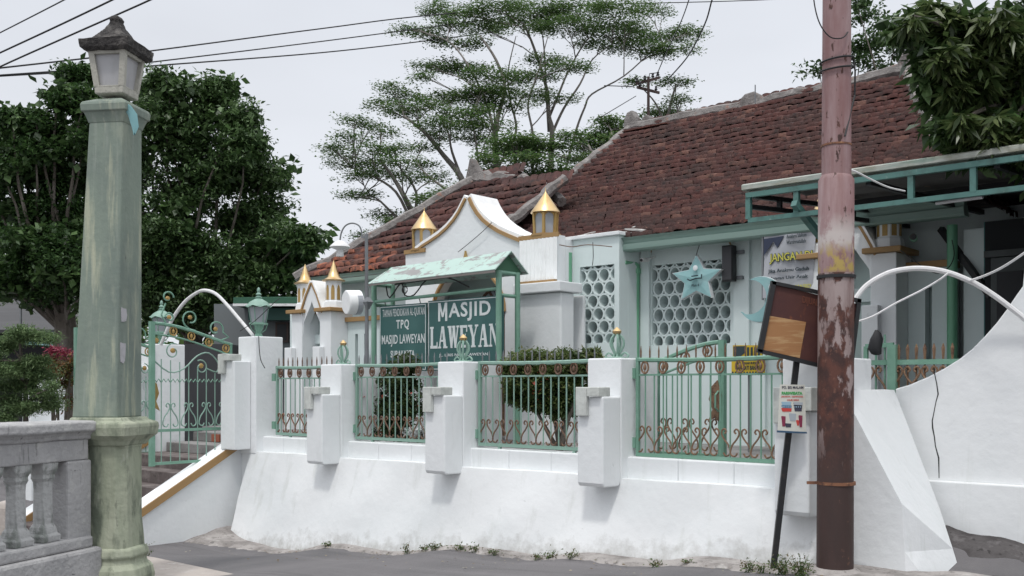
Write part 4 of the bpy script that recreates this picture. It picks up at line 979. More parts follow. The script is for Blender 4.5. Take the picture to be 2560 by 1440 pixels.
# slab-serif capitals of the second line, each letter built from strokes
def serif_letter(ch, x, wd, z0, z1):
    h = z1-z0; w1 = wd*.26; w2 = wd*.15; sh = h*.085; S_ = []
    def q(*p): S_.append([(x+a*wd, z0+b*h) for a, b in p])
    def ser(cx_, top, hw=.24): b = (1-.085, 1) if top else (0, .085); q((cx_-hw,b[0]),(cx_+hw,b[0]),(cx_+hw,b[1]),(cx_-hw,b[1]))
    if ch == 'L': q((.12,.02),(.40,.02),(.40,.98),(.12,.98)); q((.06,0),(.96,0),(.96,.13),(.06,.13)); q((.84,.10),(.96,.10),(.96,.30),(.86,.30)); ser(.26,1,.22)
    if ch == 'A': q((.10,.03),(.22,.03),(.52,1),(.38,1)); q((.62,.03),(.88,.03),(.62,1),(.40,1)); q((.24,.30),(.74,.30),(.72,.39),(.27,.39)); ser(.16,0,.16); ser(.77,0,.22)
    if ch == 'W': q((.06,.98),(.30,.98),(.42,.0),(.26,.0)); q((.30,.0),(.40,.0),(.56,.95),(.47,.95)); q((.42,.98),(.62,.98),(.76,.0),(.60,.0)); q((.64,.0),(.74,.0),(.93,.98),(.84,.98)); ser(.17,1,.17); ser(.52,1,.13); ser(.88,1,.12)
    if ch == 'E': q((.12,.02),(.40,.02),(.40,.98),(.12,.98)); q((.06,0),(.94,0),(.94,.12),(.06,.12)); q((.06,.88),(.90,.88),(.90,1),(.06,1)); q((.35,.45),(.72,.45),(.72,.55),(.35,.55)); q((.82,.1),(.94,.1),(.94,.3),(.84,.3)); q((.80,.70),(.90,.70),(.90,.9),(.78,.9)); q((.64,.38),(.72,.38),(.72,.62),(.64,.62))
    if ch == 'Y': q((.08,.98),(.34,.98),(.60,.42),(.40,.42)); q((.52,.42),(.62,.42),(.92,.98),(.80,.98)); q((.38,.02),(.64,.02),(.64,.46),(.38,.46)); ser(.20,1,.2); ser(.84,1,.16); ser(.51,0,.22)
    if ch == 'N': q((.14,.02),(.24,.02),(.24,.98),(.14,.98)); q((.12,.98),(.36,.98),(.90,.02),(.70,.02)); q((.78,.02),(.88,.02),(.88,.98),(.78,.98)); ser(.19,0,.15); ser(.20,1,.18); ser(.83,1,.16)
    return S_
t_ = TS+.04; mb = MB(); a_, b_ = ps(1096, t_), ps(1118.5, t_); z0_, z1_ = pw(1108, 803, t_)[1], pw(1108, 757, t_)[1]
for i_, q in enumerate(([(0,0),(.22,0),(.22,1),(0,1)], [(.78,0),(1,0),(1,1),(.78,1)], [(.02,1),(.26,1),(.58,.22),(.42,.22)], [(.74,1),(.98,1),(.58,.22),(.42,.22)])):
    mb.prism([(a_+x*(b_-a_), z0_+y*(z1_-z0_)) for x, y in q], t_-.0045-.00025*i_, t_-.001, 'y')
part('lettering', mb, m_letter, big_board)
word = 'LAWEYAN'; wds = [.9,1.05,1.25,.9,1.05,1.05,1.0]; a_, b_ = ps(1075, t_), ps(1248, t_); tot = sum(wds); x_ = a_
zt_, zb2 = pw(1160, 813, t_)[1], pw(1160, 869, t_)[1]; mb = MB(); BASE[big_board.name] = BASE[big_board.name]
kk = 0
for ch, wd in zip(word, wds):
    ww2 = (b_-a_)*wd/tot
    for poly in serif_letter(ch, x_, ww2*.98, zb2, zt_): mb.prism(poly, t_-.0045-.00025*(kk % 7), t_-.001, 'y'); kk += 1
    x_ += ww2
part('lettering', mb, m_letter, big_board)
# ================================================================ THINGS ON THE MOSQUE WALL
m_tealp = M('teal_painted_plate', (.27,.48,.49), [((.40,.57,.58),(4,4,4),.45,.7,.6,1)], .4)
m_tedge = M('white_plate_edge', (.72,.75,.76), rough=.5)
m_ink = M('dark_ink', (.03,.05,.06), rough=.6)
c0, cz = pw(1740, 697, 3.05)
star = thing('star_sign', 'teal five-pointed star sign hung in front of the large lattice window', 'sign', (c0, 3.05, cz))
rs = .335
pts = [(c0+(rs if k % 2 == 0 else rs*.49)*math.sin(math.pi*k/5)*1.05, cz+(rs if k % 2 == 0 else rs*.49)*math.cos(math.pi*k/5)*.88) for k in range(10)]
part('edge', MB().prism([(c0+(x-c0)*1.04, cz+(z-cz)*1.04) for x, z in pts], 3.06, 3.12, 'y'), m_tedge, star)
mb = MB(); ctr = (c0, 3.036, cz)
for i in range(10):
    a, b = pts[i], pts[(i+1) % 10]; mb.add([ctr, (a[0],3.055,a[1]), (b[0],3.055,b[1])], [(0,1,2)])
part('face', mb, m_tealp, star)
mb = MB().ball((c0+.01, 3.015, cz+.13), (.035,.006,.035), 10, 6); part('emblem', mb, m_tedge, star)
mb = MB(); mb.tube([(c0-.10,3.012,cz+.0),(c0-.06,3.01,cz-.02),(c0+.02,3.01,cz-.0),(c0+.10,3.012,cz+.0),(c0+.10,3.012,cz+.045)], .009, 5); mb.tube([(c0-.04,3.01,cz+.03),(c0+.05,3.01,cz+.035)], .008, 5)
part('script', mb, m_ink, star)
mb = MB(); text(mb, "Male 4", c0-.05, c0+.05, cz-.095, cz-.065, 3.035); part('lettering', mb, m_ink, star)
part('hanger', MB().tube([(c0,3.05,cz+rs*.85),(c0,3.2,cz+.55)], .006, 4), m_cable, star)
# crescent
cpt = P(1903, 748, 10.6); q_ = inv(cpt[0], cpt[1]); c0, t0, cz = q_[0], q_[1], cpt[2]
mo = thing('crescent_sign', 'teal crescent moon sign peeping out left of the rusty board', 'sign', (c0, t0, cz))
oc = [(c0+.27*math.cos(a), cz+.25*math.sin(a)) for a in lin(R(62), R(205+72), 22)]
ox, oz = c0-.10, cz+.04
ic = [(c0-.125+.20*math.cos(a)*1.0, cz+.04+.20*math.sin(a)) for a in lin(R(-75), R(70), 18)]
oc = [(c0-.02+.25*math.cos(a), cz+.24*math.sin(a)) for a in lin(R(115), R(-150), 26)]
cres = oc + [(c0-.14+.20*math.cos(a), cz+.03+.185*math.sin(a)) for a in lin(R(-120), R(90), 18)]
part('plate', MB().prism(cres, t0, t0+.03, 'y'), m_tealp, mo)
part('edge', MB().prism([(c0+(x-c0)*1.03, cz+(z-cz)*1.03) for x, z in cres], t0+.032, t0+.06, 'y'), m_tedge, mo)
part('emblem', MB().ball((c0+.12, t0-.003, cz+.12), (.035,.005,.045), 10, 6), m_tedge, mo)
part('script', MB().tube([(c0+.05,t0-.006,cz-.12),(c0+.10,t0-.006,cz-.06),(c0+.13,t0-.006,cz-.13),(c0+.18,t0-.006,cz-.07)], .008, 5), m_ink, mo)
# tall black loudspeaker
a, b = ps(1810, 3.2), ps(1836, 3.2); zt, zb_ = pw(1823, 614, 3.2)[1], pw(1823, 704, 3.2)[1]
sp_ = thing('column_speaker', 'tall black column loudspeaker bracketed beside the large lattice', 'loudspeaker', (a, 3.2, zb_))
part('cabinet', MB().box(a, b, 3.14, 3.26, zb_, zt), m_black, sp_, bevel=.01)
part('grille', MB().box(a+.01, b-.01, 3.132, 3.138, zb_+.02, zt-.02), M('speaker_grille', (.06,.06,.065), rough=.7), sp_)
part('bracket', MB().box(a+.05, b+.08, 3.262, 3.36, zt-.10, zt-.06), m_steel, sp_); part('bracket', MB().box(a+.05, b+.07, 3.262, 3.36, zb_+.03, zb_+.07), m_steel, sp_)
# camera under the gutter
c_, z_ = pw(1625, 648, 3.25)
cc = thing('security_camera', 'small white security camera under the gutter beside the arch', 'camera', (c_, 3.25, z_))
part('body', MB().tube([(c_,3.2,z_-.01),(c_,3.05,z_-.03)], .028, 10), m_wpipe, cc); part('lens', MB().tube([(c_,3.049,z_-.03),(c_,3.04,z_-.032)], .02, 10), m_black, cc); part('mount', MB().tube([(c_,3.2,z_),(c_,3.36,z_+.04)], .014, 6), m_wpipe, cc)
# banner
BT = 2.95
bn = thing('banner', 'grey printed banner with dark lines and yellow outlined heading', 'banner', (ps(1950, BT), BT, 2.6))
def bq(x, y, t=BT): s_, z_ = pw(x, y, t); return (s_, t, z_)
A, B, C_, D = bq(1910,592), bq(2040,578), bq(2030,760), bq(1908,745)
mb = MB(); nn = 14
for j in range(nn+1):
    for i in range(nn+1):
        u, v_ = i/nn, j/nn; p = Vector(A).lerp(Vector(B), u).lerp(Vector(D).lerp(Vector(C_), u), v_); mb.v.append((p.x, p.y+.012*math.sin(u*9+v_*5), p.z))
mb.f = [(j*(nn+1)+i, j*(nn+1)+i+1, (j+1)*(nn+1)+i+1, (j+1)*(nn+1)+i) for j in range(nn) for i in range(nn)]
bo_ = part('sheet', mb, M('banner_print_grey', (.42,.43,.46), [((.32,.34,.37),(1.5,1.5,2),.42,.7,.7,1)], .6), bn, smooth=1)
m_yel = M('banner_yellow', (.55,.52,.10), rough=.6); m_navy = M('banner_navy', (.03,.04,.075), rough=.6)
for tx, x0, x1, y0, y1, bo, m_ in (("Assalamu'alaikum", 1968, 2018, 584, 594, .01, m_ink), ("Warahmatullah", 1968, 2016, 599, 609, .01, m_ink), ("JANGAN DI", 1925, 2034, 630, 658, .07, m_ink), ("JANGAN DI", 1926, 2033, 631, 657, .015, m_yel),
        ("Jika Anakmu Gaduh", 1922, 2024, 670, 682, .02, m_ink), ("Jangan Usir Anak", 1928, 2022, 689, 700, .02, m_ink), ("DARI MASJID", 1960, 2030, 712, 724, .02, m_yel)):
    m2 = MB(); sa, sb = ps(x0, BT), ps(x1, BT); xm = (x0+x1)/2
    text(m2, tx, sa, sb, pw(xm, y1, BT)[1], pw(xm, y0, BT)[1], BT-.018-(.004 if m_ is m_yel else 0), bo, 1.0); part('lettering', m2, m_, bn)
part('corner_print', MB().prism([(bq(1911,598)[0],bq(1911,598)[2]),(bq(1962,590)[0],bq(1962,590)[2]),(bq(1945,628)[0],bq(1945,620)[2]),(bq(1935,604)[0],bq(1935,604)[2]),(bq(1911,640)[0],bq(1911,640)[2])], BT-.018, BT-.014, 'y'), m_navy, bn)
part('batten', MB().bar(bq(1907,586,BT+.02), bq(1907,750,BT+.02), .02), m_steel, bn)
# yellow warning boards on the yard wall
yb = thing('warning_board', 'yellow and black warning board behind the rightmost railing', 'sign', (ps(1870, 2.2), 2.2, 1.9))
YT = 2.2
def yq(x, y): return pw(x, y, YT)
m_yb = M('warning_yellow', (.60,.42,.03), [((.3,.2,.03),(8,8,8),.55,.7,.7,1)], .6)
part('panel', MB().prism([yq(1832,863), yq(1905,863), yq(1905,900), yq(1832,900)], YT, YT+.02, 'y'), m_yb, yb)
part('panel', MB().prism([yq(1832,897), yq(1914,897), yq(1914,936), yq(1832,936)], YT-.03, YT-.01, 'y'), m_yb, yb)
mb = MB(); mb.prism([yq(1834,866), yq(1866,865), yq(1862,882), yq(1850,893), yq(1834,890)], YT-.006, YT-.001, 'y'); 
for k in range(11): x = 1834+k*7.2; mb.prism([yq(x,929), yq(x+3.5,929), yq(x+2.5,938), yq(x-1,938)], YT-.036, YT-.031, 'y')
for k in range(4): x = 1868+k*9; mb.prism([yq(x,868), yq(x+5,868), yq(x+5,890), yq(x,890)], YT-.006, YT-.001, 'y')
part('black_print', mb, m_ink, yb)
mb = MB(); text(mb, "AREA CAGAR BUDAYA", yq(1843,0)[0], yq(1903,0)[0], yq(1873,911)[1], yq(1873,905)[1], YT-.031, .02); text(mb, "HATI-HATI BAHAYA", yq(1843,0)[0], yq(1906,0)[0], yq(1873,925)[1], yq(1873,914)[1], YT-.031, .03)
part('lettering', mb, m_ink, yb)
part('stake', MB().bar((yq(1870,0)[0], YT+.04, .97), (yq(1870,0)[0], YT+.04, yq(1870,866)[1]), .03), m_steel, yb)
# green spotlight can on the right portal
gp = P(2280, 593, 10.1); g2 = inv(gp[0], gp[1]); 
gl = thing('spotlight', 'small glittery green cylindrical spotlight beside the right portal turret', 'lamp', (g2[0], g2[1], gp[2]))
part('body', MB().tube([(g2[0]-.02, g2[1]+.12, gp[2]), (g2[0]+.03, g2[1]-.06, gp[2]-.005)], .036, 12), m_pipe, gl, smooth=1); part('rim', MB().tube([(g2[0]+.031, g2[1]-.061, gp[2]-.005), (g2[0]+.033, g2[1]-.068, gp[2]-.005)], .034, 12), m_black, gl); part('arm', MB().tube([(g2[0]-.02, g2[1]+.1, gp[2]), (g2[0]-.1, g2[1]+.35, gp[2])], .01, 5), m_steel, gl)
# white round drum-shaped housing on left
cp0 = P(880, 756, 15.2); c2 = inv(cp0[0], cp0[1])
ww = thing('round_drum', 'large white drum-shaped housing on the wall by the left portal', 'lamp', (c2[0], c2[1], cp0[2]))
ax_ = Vector((.30, .95, .05)).normalized(); c3 = Vector((c2[0], c2[1], cp0[2]))
part('drum', MB().tube([c3-ax_*.10, c3-ax_*.085, c3+ax_*.12, c3+ax_*.14], [.17,.185,.185,.15], 24), m_slab2, ww, smooth=1)
part('bracket', MB().bar(tuple(c3), tuple(c3+Vector((0,.5,.05))), .05), m_steel, ww)
part('dark_panel', MB().tube([c3+ax_*.03+Vector((0,0,-.004)), c3+ax_*.115+Vector((0,0,-.004))], [.187,.187], 24, cap=False), m_glass, ww)

# ================================================================ LANTERNS ON THE GATE PIERS
def lantern(base, label):
    c = base; ln = thing('pier_lantern', label, 'lantern', base, group='green lanterns on the gate piers')
    part('stem', MB().lathe([(.055,0),(.05,.03),(.03,.06),(.045,.12),(.055,.155),(.06,.17)], c, 8), m_green, ln)
    br = MB()
    for k in range(6):
        a = R(60*k); ca, sa = math.cos(a), math.sin(a)
        br.tube([(c[0]+ca*.02,c[1]+sa*.02,c[2]+.04),(c[0]+ca*.09,c[1]+sa*.09,c[2]+.10),(c[0]+ca*.115,c[1]+sa*.115,c[2]+.17)], .006, 4)
    part('basket', br, m_green, ln)
    part('lower_ring', MB().lathe([(.12,.165),(.125,.17),(.125,.19),(.11,.192)], c, 6), m_green, ln)
    part('glass', MB().lathe([(.092,.192),(.128,.40)], c, 6), m_glass, ln)
    cg = MB()
    for k in range(6):
        a = R(60*k); cg.bar((c[0]+.096*math.cos(a),c[1]+.096*math.sin(a),c[2]+.19),(c[0]+.132*math.cos(a),c[1]+.132*math.sin(a),c[2]+.405), .012)
    part('cage', cg, m_lgreen, ln)
    # scalloped roof
    mb = MB(); n = 24; prof = [(.165,.395),(.150,.425),(.115,.47),(.06,.505),(.035,.52)]
    for j, (r_, z_) in enumerate(prof):
        for k in range(n):
            a = 2*math.pi*k/n; sc_ = math.cos(6*a)*.5+.5; rr = r_*(1+.09*sc_*(1-j/4)); mb.v.append((c[0]+rr*math.cos(a), c[1]+rr*math.sin(a), c[2]+z_+(.025*sc_ if j == 0 else 0)))
    for j in range(4):
        for k in range(n): mb.f.append((j*n+k, j*n+(k+1) % n, (j+1)*n+(k+1) % n, (j+1)*n+k))
    mb.f += [tuple(range(n))[::-1], tuple(range(4*n, 5*n))]
    part('scalloped_roof', mb, m_lgreen, ln)
    part('finial', MB().lathe([(.035,.52),(.05,.535),(.02,.55),(.04,.575),(.015,.60),(.025,.62),(.02,.65),(.005,.67)], c, 10), m_lgreen, ln, smooth=1)
    return ln
l1 = lantern((-4.66, .16, 2.36), 'green hexagonal lantern with frosted glass on the nearer gate pier')
l2 = dup(l1, (-7.22, .2, 2.33), 'green hexagonal lantern just right of the tall lamp column')
# lyre-shaped ornaments on piers
def lyre(base, label):
    c = base; K = 1.0; o_ = thing('pier_ornament', label, 'ornament', base, group='lyre ornaments on the wall piers')
    st_ = MB()
    for k in range(5):
        a = R(72*k+20); ca, sa = math.cos(a), math.sin(a)
        st_.tube(smooth_path([(c[0]+ca*.035,c[1]+sa*.035,c[2]+.005),(c[0]+ca*.02,c[1]+sa*.02,c[2]+.04),(c[0]+ca*.05,c[1]+sa*.05,c[2]+.11),(c[0]+ca*.045,c[1]+sa*.045,c[2]+.17),(c[0]+ca*.012,c[1]+sa*.012,c[2]+.215)]), .009, 5)
    for sg_ in (-1, 1):
        st_.tube(smooth_path([(c[0]+sg_*.03,c[1],c[2]+.02),(c[0]+sg_*.07,c[1],c[2]+.05),(c[0]+sg_*.10,c[1],c[2]+.02),(c[0]+sg_*.08,c[1],c[2]+.005)]), .008, 5)
    part('stems', st_, m_lgreen, o_); part('foot_ring', MB().lathe([(.07,0),(.075,.008),(.05,.016)], c, 12), m_lgreen, o_)
    part('gold_bud', MB().lathe([(.005,.20),(.03,.215),(.035,.235),(.02,.255),(.004,.27)], c, 10), m_goldm, o_, smooth=1); return o_
y1 = lyre((SR[1]-.17, .16, 1.965), 'green lyre ornament with gold bud on the pier left of the sign boards'); y1.scale = (1.35, 1.2, 1.12)
dup(y1, (SR[2]-.17, .16, 1.965), 'green lyre ornament with gold bud in front of the large lettered board')
dup(y1, (SR[3]-.17, .16, 1.965), 'green lyre ornament with gold bud on the pier beside the topiary bush')

# ================================================================ STREET LAMP WITH CURVED ARM
sl0 = P(918, 1085, 13.0); q_ = inv(sl0[0], sl0[1])
lampo = thing('street_lamp', 'thin grey pole with a hooked arm and round lamp bowl left of the sign', 'street lamp', (sl0[0], sl0[1], 1.0), 0)
part('pole', MB().tube([(sl0[0],13.0,.97),P(916,585,13.0)], [.028,.022], 8), m_steel, lampo, smooth=1)
part('arm', MB().tube(smooth_path([P(x,y,13.0) for x, y in ((905,590),(903,575),(896,563),(880,558),(864,564),(854,580),(850,600))], 4), .010, 6), m_steel, lampo)
part('bracket', MB().bar(P(903,592,13.0), P(918,592,13.0), .03), m_steel, lampo)
lc_ = P(850, 618, 13.0)
part('lamp_bowl', MB().lathe([(.03,.085),(.05,.08),(.09,.05),(.13,.012),(.135,-.0),(.06,-.03),(.045,-.04),(.05,-.12),(.02,-.125)], lc_, 16), m_wpipe, lampo, smooth=1)
part('small_hood', MB().lathe([(.02,.06),(.03,.05),(.07,.0),(.02,-.09),(.005,-.1)], P(920,755,12.9), 4), m_steel, lampo)

# ================================================================ GREEN LAMP COLUMN (left foreground)
m_col = M('flaking_green_column_paint', (.215,.26,.215), [((.15,.185,.165),(2.5,2.5,1.2),.42,.66,.8,1), ((.44,.45,.33),(8,8,.8),.54,.66,.8,2), ((.38,.40,.31),(3,3,.9),.55,.70,.6,3), ((.30,.33,.29),(16,16,1.0),.55,.66,.5,7), ((.06,.07,.06),(11,11,6),.66,.76,.6,4), ((.52,.52,.50),(2.4,2.4,2.0),.69,.71,.7,9)], .8, bump=.25, bscale=18)
m_ped = M('pale_green_pedestal_paint', (.30,.33,.245), [((.42,.44,.34),(5,5,.8),.45,.64,.8,1), ((.10,.12,.09),(5,5,1.6),.50,.64,.85,2), ((.035,.04,.035),(12,12,4),.62,.74,.8,3), ((.55,.56,.48),(18,18,4),.62,.72,.5,4)], .85, bump=.4, bscale=20)
m_stone = M('dark_mossy_stone', (.04,.037,.036), [((.15,.14,.13),(9,9,9),.48,.66,.8,1), ((.02,.02,.02),(16,16,16),.5,.65,.7,2), ((.28,.26,.23),(40,40,40),.62,.7,.5,3)], .95, bump=1, bscale=35)
m_lamp = M('weathered_cream_cement', (.42,.41,.36), [((.25,.24,.21),(7,7,1.4),.48,.68,.8,1), ((.58,.57,.52),(5,5,5),.55,.7,.6,2), ((.10,.09,.08),(18,18,7),.62,.72,.7,3)], .85, bump=.4)
YC = 9.0; XC = (290-CX)/F*YC
zc = lambda y, Y=YC: EYE+(HY-y)/F*Y
col = thing('lamp_column', 'tall flaking green square column on a moulded pedestal, stone lantern on top', 'lamp column', (XC-.03, YC, -.02), 0)
xl_b, xr_b = (188-CX)/F*YC, (345-CX)/F*YC; xl_t, xr_t = (231-CX)/F*YC, (349-CX)/F*YC
def sqloft(rings, cx, cy, rot, bev=.0):       # rings: (half width, z, dx)
    mb = MB(); n = 8 if bev else 4
    for h, z, dx in rings:
        pts_ = [(-h,-h),(h,-h),(h,h),(-h,h)]
        if bev:
            b = h*bev; pts_ = [(-h+b,-h),(h-b,-h),(h,-h+b),(h,h-b),(h-b,h),(-h+b,h),(-h,h-b),(-h,-h+b)]
        for x, y in pts_:
            mb.v.append((cx+dx+x*math.cos(rot)-y*math.sin(rot), cy+x*math.sin(rot)+y*math.cos(rot), z))
    for i in range(len(rings)-1):
        for k in range(n): mb.f.append((i*n+k, i*n+(k+1) % n, (i+1)*n+(k+1) % n, (i+1)*n+k))
    mb.f += [tuple(range(n))[::-1], tuple(range((len(rings)-1)*n, len(rings)*n))]
    return mb
# half widths: visible width of a square turned by a = h*2*(cos+sin*...)~ computed from the picture
RC_ = R(-9)
hb, ht = .215, .163
cxb, cxt = (XC-.075), (XC+.00)
part('shaft', sqloft([(hb, zc(1044), cxb-XC), (hb*.985, zc(1010), cxb-XC+.003), (ht, zc(305), cxt-XC)], XC, YC, RC_), m_col, col, bevel=.018)
part('capital', sqloft([(ht+.004, zc(318), 0), (ht+.02, zc(303), 0), (ht+.035, zc(292), 0), (ht+.05, zc(291), 0), (ht+.055, zc(275), 0), (ht+.045, zc(268), 0), (ht-.04, zc(256), 0), (.08, zc(253), 0)], XC, YC, RC_), m_col, col, bevel=.01)
XP = (294-CX)/F*YC-.0
part('pedestal_cap', sqloft([(.215,zc(1112),0),(.235,zc(1100),0),(.285,zc(1086),0),(.295,zc(1066),0),(.29,zc(1056),0),(.25,zc(1050),-.02),(.235,zc(1042),-.03)], XP-.045, YC, RC_), m_ped, col, bevel=.012)
part('pedestal', sqloft([(.225,zc(1384),0),(.215,zc(1340),0),(.20,zc(1290),0),(.198,zc(1118),0),(.205,zc(1111),0)], XP-.03, YC, RC_, .38), m_ped, col, bevel=.01)
part('pedestal_base', sqloft([(.30,zc(1470),0),(.305,zc(1435),0),(.29,zc(1415),0),(.25,zc(1402),0),(.24,zc(1392),0),(.265,zc(1384),0),(.25,zc(1366),0),(.225,zc(1362),0)], XP-.03, YC, RC_, .45), m_ped, col, bevel=.015)
# lantern head
lz0 = zc(248); XL = (292-CX)/F*YC+.0
part('lamp_neck', MB().lathe([(.06,zc(258)),(.05,zc(246))], (XL, YC, 0), 8), m_col, col)
RL_ = R(-8)
lb = part('lamp_body', sqloft([(.10,zc(246),-.0),(.135,zc(243),0),(.138,zc(228),0),(.142,zc(224),0)], XL, YC, RL_), m_lamp, col, bevel=.008)
cor = MB(); h0, h1, z0, z1 = .138, .178, zc(224), zc(140)
rot2 = lambda x, y: (XL+x*math.cos(RL_)-y*math.sin(RL_), YC+x*math.sin(RL_)+y*math.cos(RL_))
fr_ = MB()
for sx, sy in ((-1,-1),(1,-1),(1,1),(-1,1)):
    a = rot2(sx*(h0-.022), sy*(h0-.022)); b = rot2(sx*(h1-.025), sy*(h1-.025)); fr_.bar((*a,z0-.005), (*b,z1+.01), .05)
part('lamp_frame', fr_, m_lamp, col)
part('lamp_glass', sqloft([(h0-.03,z0,0),(h1-.035,z1,0)], XL, YC, RL_), M('frosted_lamp_pane', (.42,.42,.43), [((.28,.28,.28),(5,5,2),.45,.7,.6,1)], .35), col)
part('lamp_lintel', sqloft([(h1-.008,z1-.03,0),(h1+.006,z1+.015,0)], XL, YC, RL_), m_lamp, col)
rf_ = sqloft([(.20,z1+.014,0),(.225,z1+.02,0),(.235,z1+.055,0),(.20,z1+.085,0),(.15,z1+.125,0),(.10,z1+.19,0),(.055,z1+.26,0),(.04,z1+.30,0),(.045,z1+.32,0),(.03,z1+.35,0),(.008,z1+.365,0)], XL, YC, RL_)
for i, v in enumerate(rf_.v):
    ring = i//4; lift = {1:.0,2:.035,3:.012}.get(ring, 0); rf_.v[i] = (v[0], v[1], v[2]+lift-(.02 if ring == 0 else 0))
rf_ = part('lamp_roof', rf_, m_stone, col)
m = rf_.modifiers.new('sub', 'SUBSURF'); m.subdivision_type = 'SIMPLE'; m.levels = m.render_levels = 3
tx_ = bpy.data.textures.new('lump', 'CLOUDS'); tx_.noise_scale = .06; m = rf_.modifiers.new('d', 'DISPLACE'); m.texture = tx_; m.strength = .022; m.texture_coords = 'LOCAL'
for v in ((.30,-.04),):
    cpts = [(XL+.11,YC-.19,zc(268)),(XL+.17,YC-.20,zc(280)),(XL+.215,YC-.19,zc(300)),(XL+.235,YC-.18,zc(330)),(XL+.228,YC-.18,zc(348))]
    mb = MB(); n_ = len(cpts)
    for i, p in enumerate(cpts):
        ww_ = [.02,.035,.04,.03,.008][i]; mb.v += [(p[0]-ww_,p[1],p[2]-.01),(p[0],p[1]-.012,p[2]+.01),(p[0]+ww_,p[1],p[2]),(p[0],p[1]+.008,p[2]-.005)]
    for i in range(n_-1):
        for k in range(4): mb.f.append((i*4+k, (i+1)*4+k, (i+1)*4+(k+1) % 4, i*4+(k+1) % 4))
    solo('cloth_strip', mb, M('faded_turquoise_cloth', (.22,.42,.44), rough=.8), 'faded turquoise rag snagged on the corner of the column capital', 'cloth', cpts[0], 0, smooth=1)
# paper scraps on the column
m_scrap = M('torn_paper_scrap', (.44,.43,.45), [((.33,.33,.33),(14,14,14),.45,.65,.6,1)], .85)
for x, y, w_, h_, nv in ((318,790,.05,.062,7),(313,885,.045,.10,11)):
    # lies on the right-hand face of the shaft
    k_ = (y-305)/(1044-305); hh_ = ht+(hb-ht)*k_; cx0 = cxt+(cxb-cxt)*k_
    ang = RC_; nx, ny = math.cos(ang), math.sin(ang); tx2, ty2 = -math.sin(ang), math.cos(ang)
    mb = MB(); nv = 8; ring = [(a*w_*rnd.uniform(.8,1.1), b*h_*rnd.uniform(.8,1.1)) for a, b in ((1,0),(.95,.9),(.1,1),(-.9,.95),(-1,.1),(-.85,-.9),(0,-1),(.8,-.8))]
    c_y = -hh_+.075
    pts3 = lambda o_: [(cx0+nx*(hh_+o_)+tx2*(c_y+a), YC+ny*(hh_+o_)+ty2*(c_y+a), zc(y)+b) for a, b in ring]
    mb.add(pts3(-.02)+pts3(.004), [tuple(range(nv)), tuple(range(nv, 2*nv))[::-1]]+[(i,(i+1)%nv,nv+(i+1)%nv,nv+i) for i in range(nv)])
    part('paper_scrap', mb, m_scrap, col)
# ================================================================ STONE BALUSTRADE (left foreground)
bd = (.33, .944); bl = math.hypot(*bd); bd = (bd[0]/bl, bd[1]/bl); bn_ = (bd[1], -bd[0])    # along, outward (towards the street)
E0 = P(232, 1100, 8.72)
def BW(l, n_, z): return (E0[0]-bd[0]*l+bn_[0]*n_, E0[1]-bd[1]*l+bn_[1]*n_, z)
def bbox(mb, l0, l1, n0, n1, z0, z1):
    v = [BW(l, n_, z) for z in (z0, z1) for l, n_ in ((l0,n0),(l1,n0),(l1,n1),(l0,n1))]
    return mb.add(v, [(0,3,2,1),(4,5,6,7),(0,1,5,4),(1,2,6,5),(2,3,7,6),(3,0,4,7)])
bal = thing('stone_balustrade', 'weathered grey stone balustrade with worn balusters joining the green column', 'balustrade', BW(1, -.1, -.1), 0)
BLEN = 2.6
prof = [(-.34,1.34),(-.34,1.40),(.00,1.40),(.03,1.385),(.035,1.315),(.0,1.295),(-.02,1.27),(-.03,1.24),(-.06,1.235)]
mb = MB(); m_n = len(prof)
for l in lin(-.02, BLEN, 14):
    for n_, z in prof: mb.v.append(BW(l, n_+.004*math.sin(l*13), z+.004*math.sin(l*7+n_*9)))
mb.f = [(i*m_n+j, (i+1)*m_n+j, (i+1)*m_n+(j+1) % m_n, i*m_n+(j+1) % m_n) for i in range(13) for j in range(m_n)] + [tuple(range(m_n))[::-1], tuple(range(13*m_n, 14*m_n))]
part('coping', mb, m_conc, bal, bevel=.012)
m_bal = M('stained_baluster_stone', (.40,.405,.40), [((.42,.42,.42),(4,4,1.5),.45,.65,.7,1), ((.12,.14,.12),(9,9,3),.5,.68,.8,2), ((.04,.04,.04),(14,14,8),.62,.72,.8,3)], .9, bump=.8, bscale=24)
part('frieze', bbox(MB(), .0, BLEN, -.24, -.045, 1.06, 1.239), m_conc, bal, bevel=.012)
part('end_post', bbox(MB(), -.02, .26, -.25, -.028, .28, 1.06-.002), m_conc, bal, bevel=.018)
part('plinth', bbox(MB(), .0, BLEN, -.27, .01, .30, .398), m_conc, bal, bevel=.02)
part('plinth', bbox(MB(), -.06, BLEN, -.29, .06, -.3, .299), m_conc, bal, bevel=.03)
bb = None
for k in range(8):
    c = BW(.42+.285*k, -.14, .40)
    pr_ = [(.105,0),(.11,.05),(.09,.07),(.08,.12),(.062,.15),(.060,.30),(.058,.44),(.062,.50),(.075,.53),(.072,.56),(.09,.60),(.095,.66)]
    if bb is None:
        bb = part('baluster', MB().lathe([(r_*1.28, z_) for r_, z_ in pr_], c, 4, R(45)+math.atan2(bd[1],bd[0])), m_bal, bal, bevel=.006); c0_ = c
    else: copyp(bb, (c[0]-c0_[0], c[1]-c0_[1], 0))
# small stone bollard seen through it
sb = P(22, 1300, 11.2); solo('stone_block', MB().lathe([(.17,-.5),(.16,.14),(.12,.20),(.05,.22)], sb, 4, R(30)), m_slab, 'pinkish stone block behind the balusters at far left', 'stone block', sb, 0, bevel=.02)

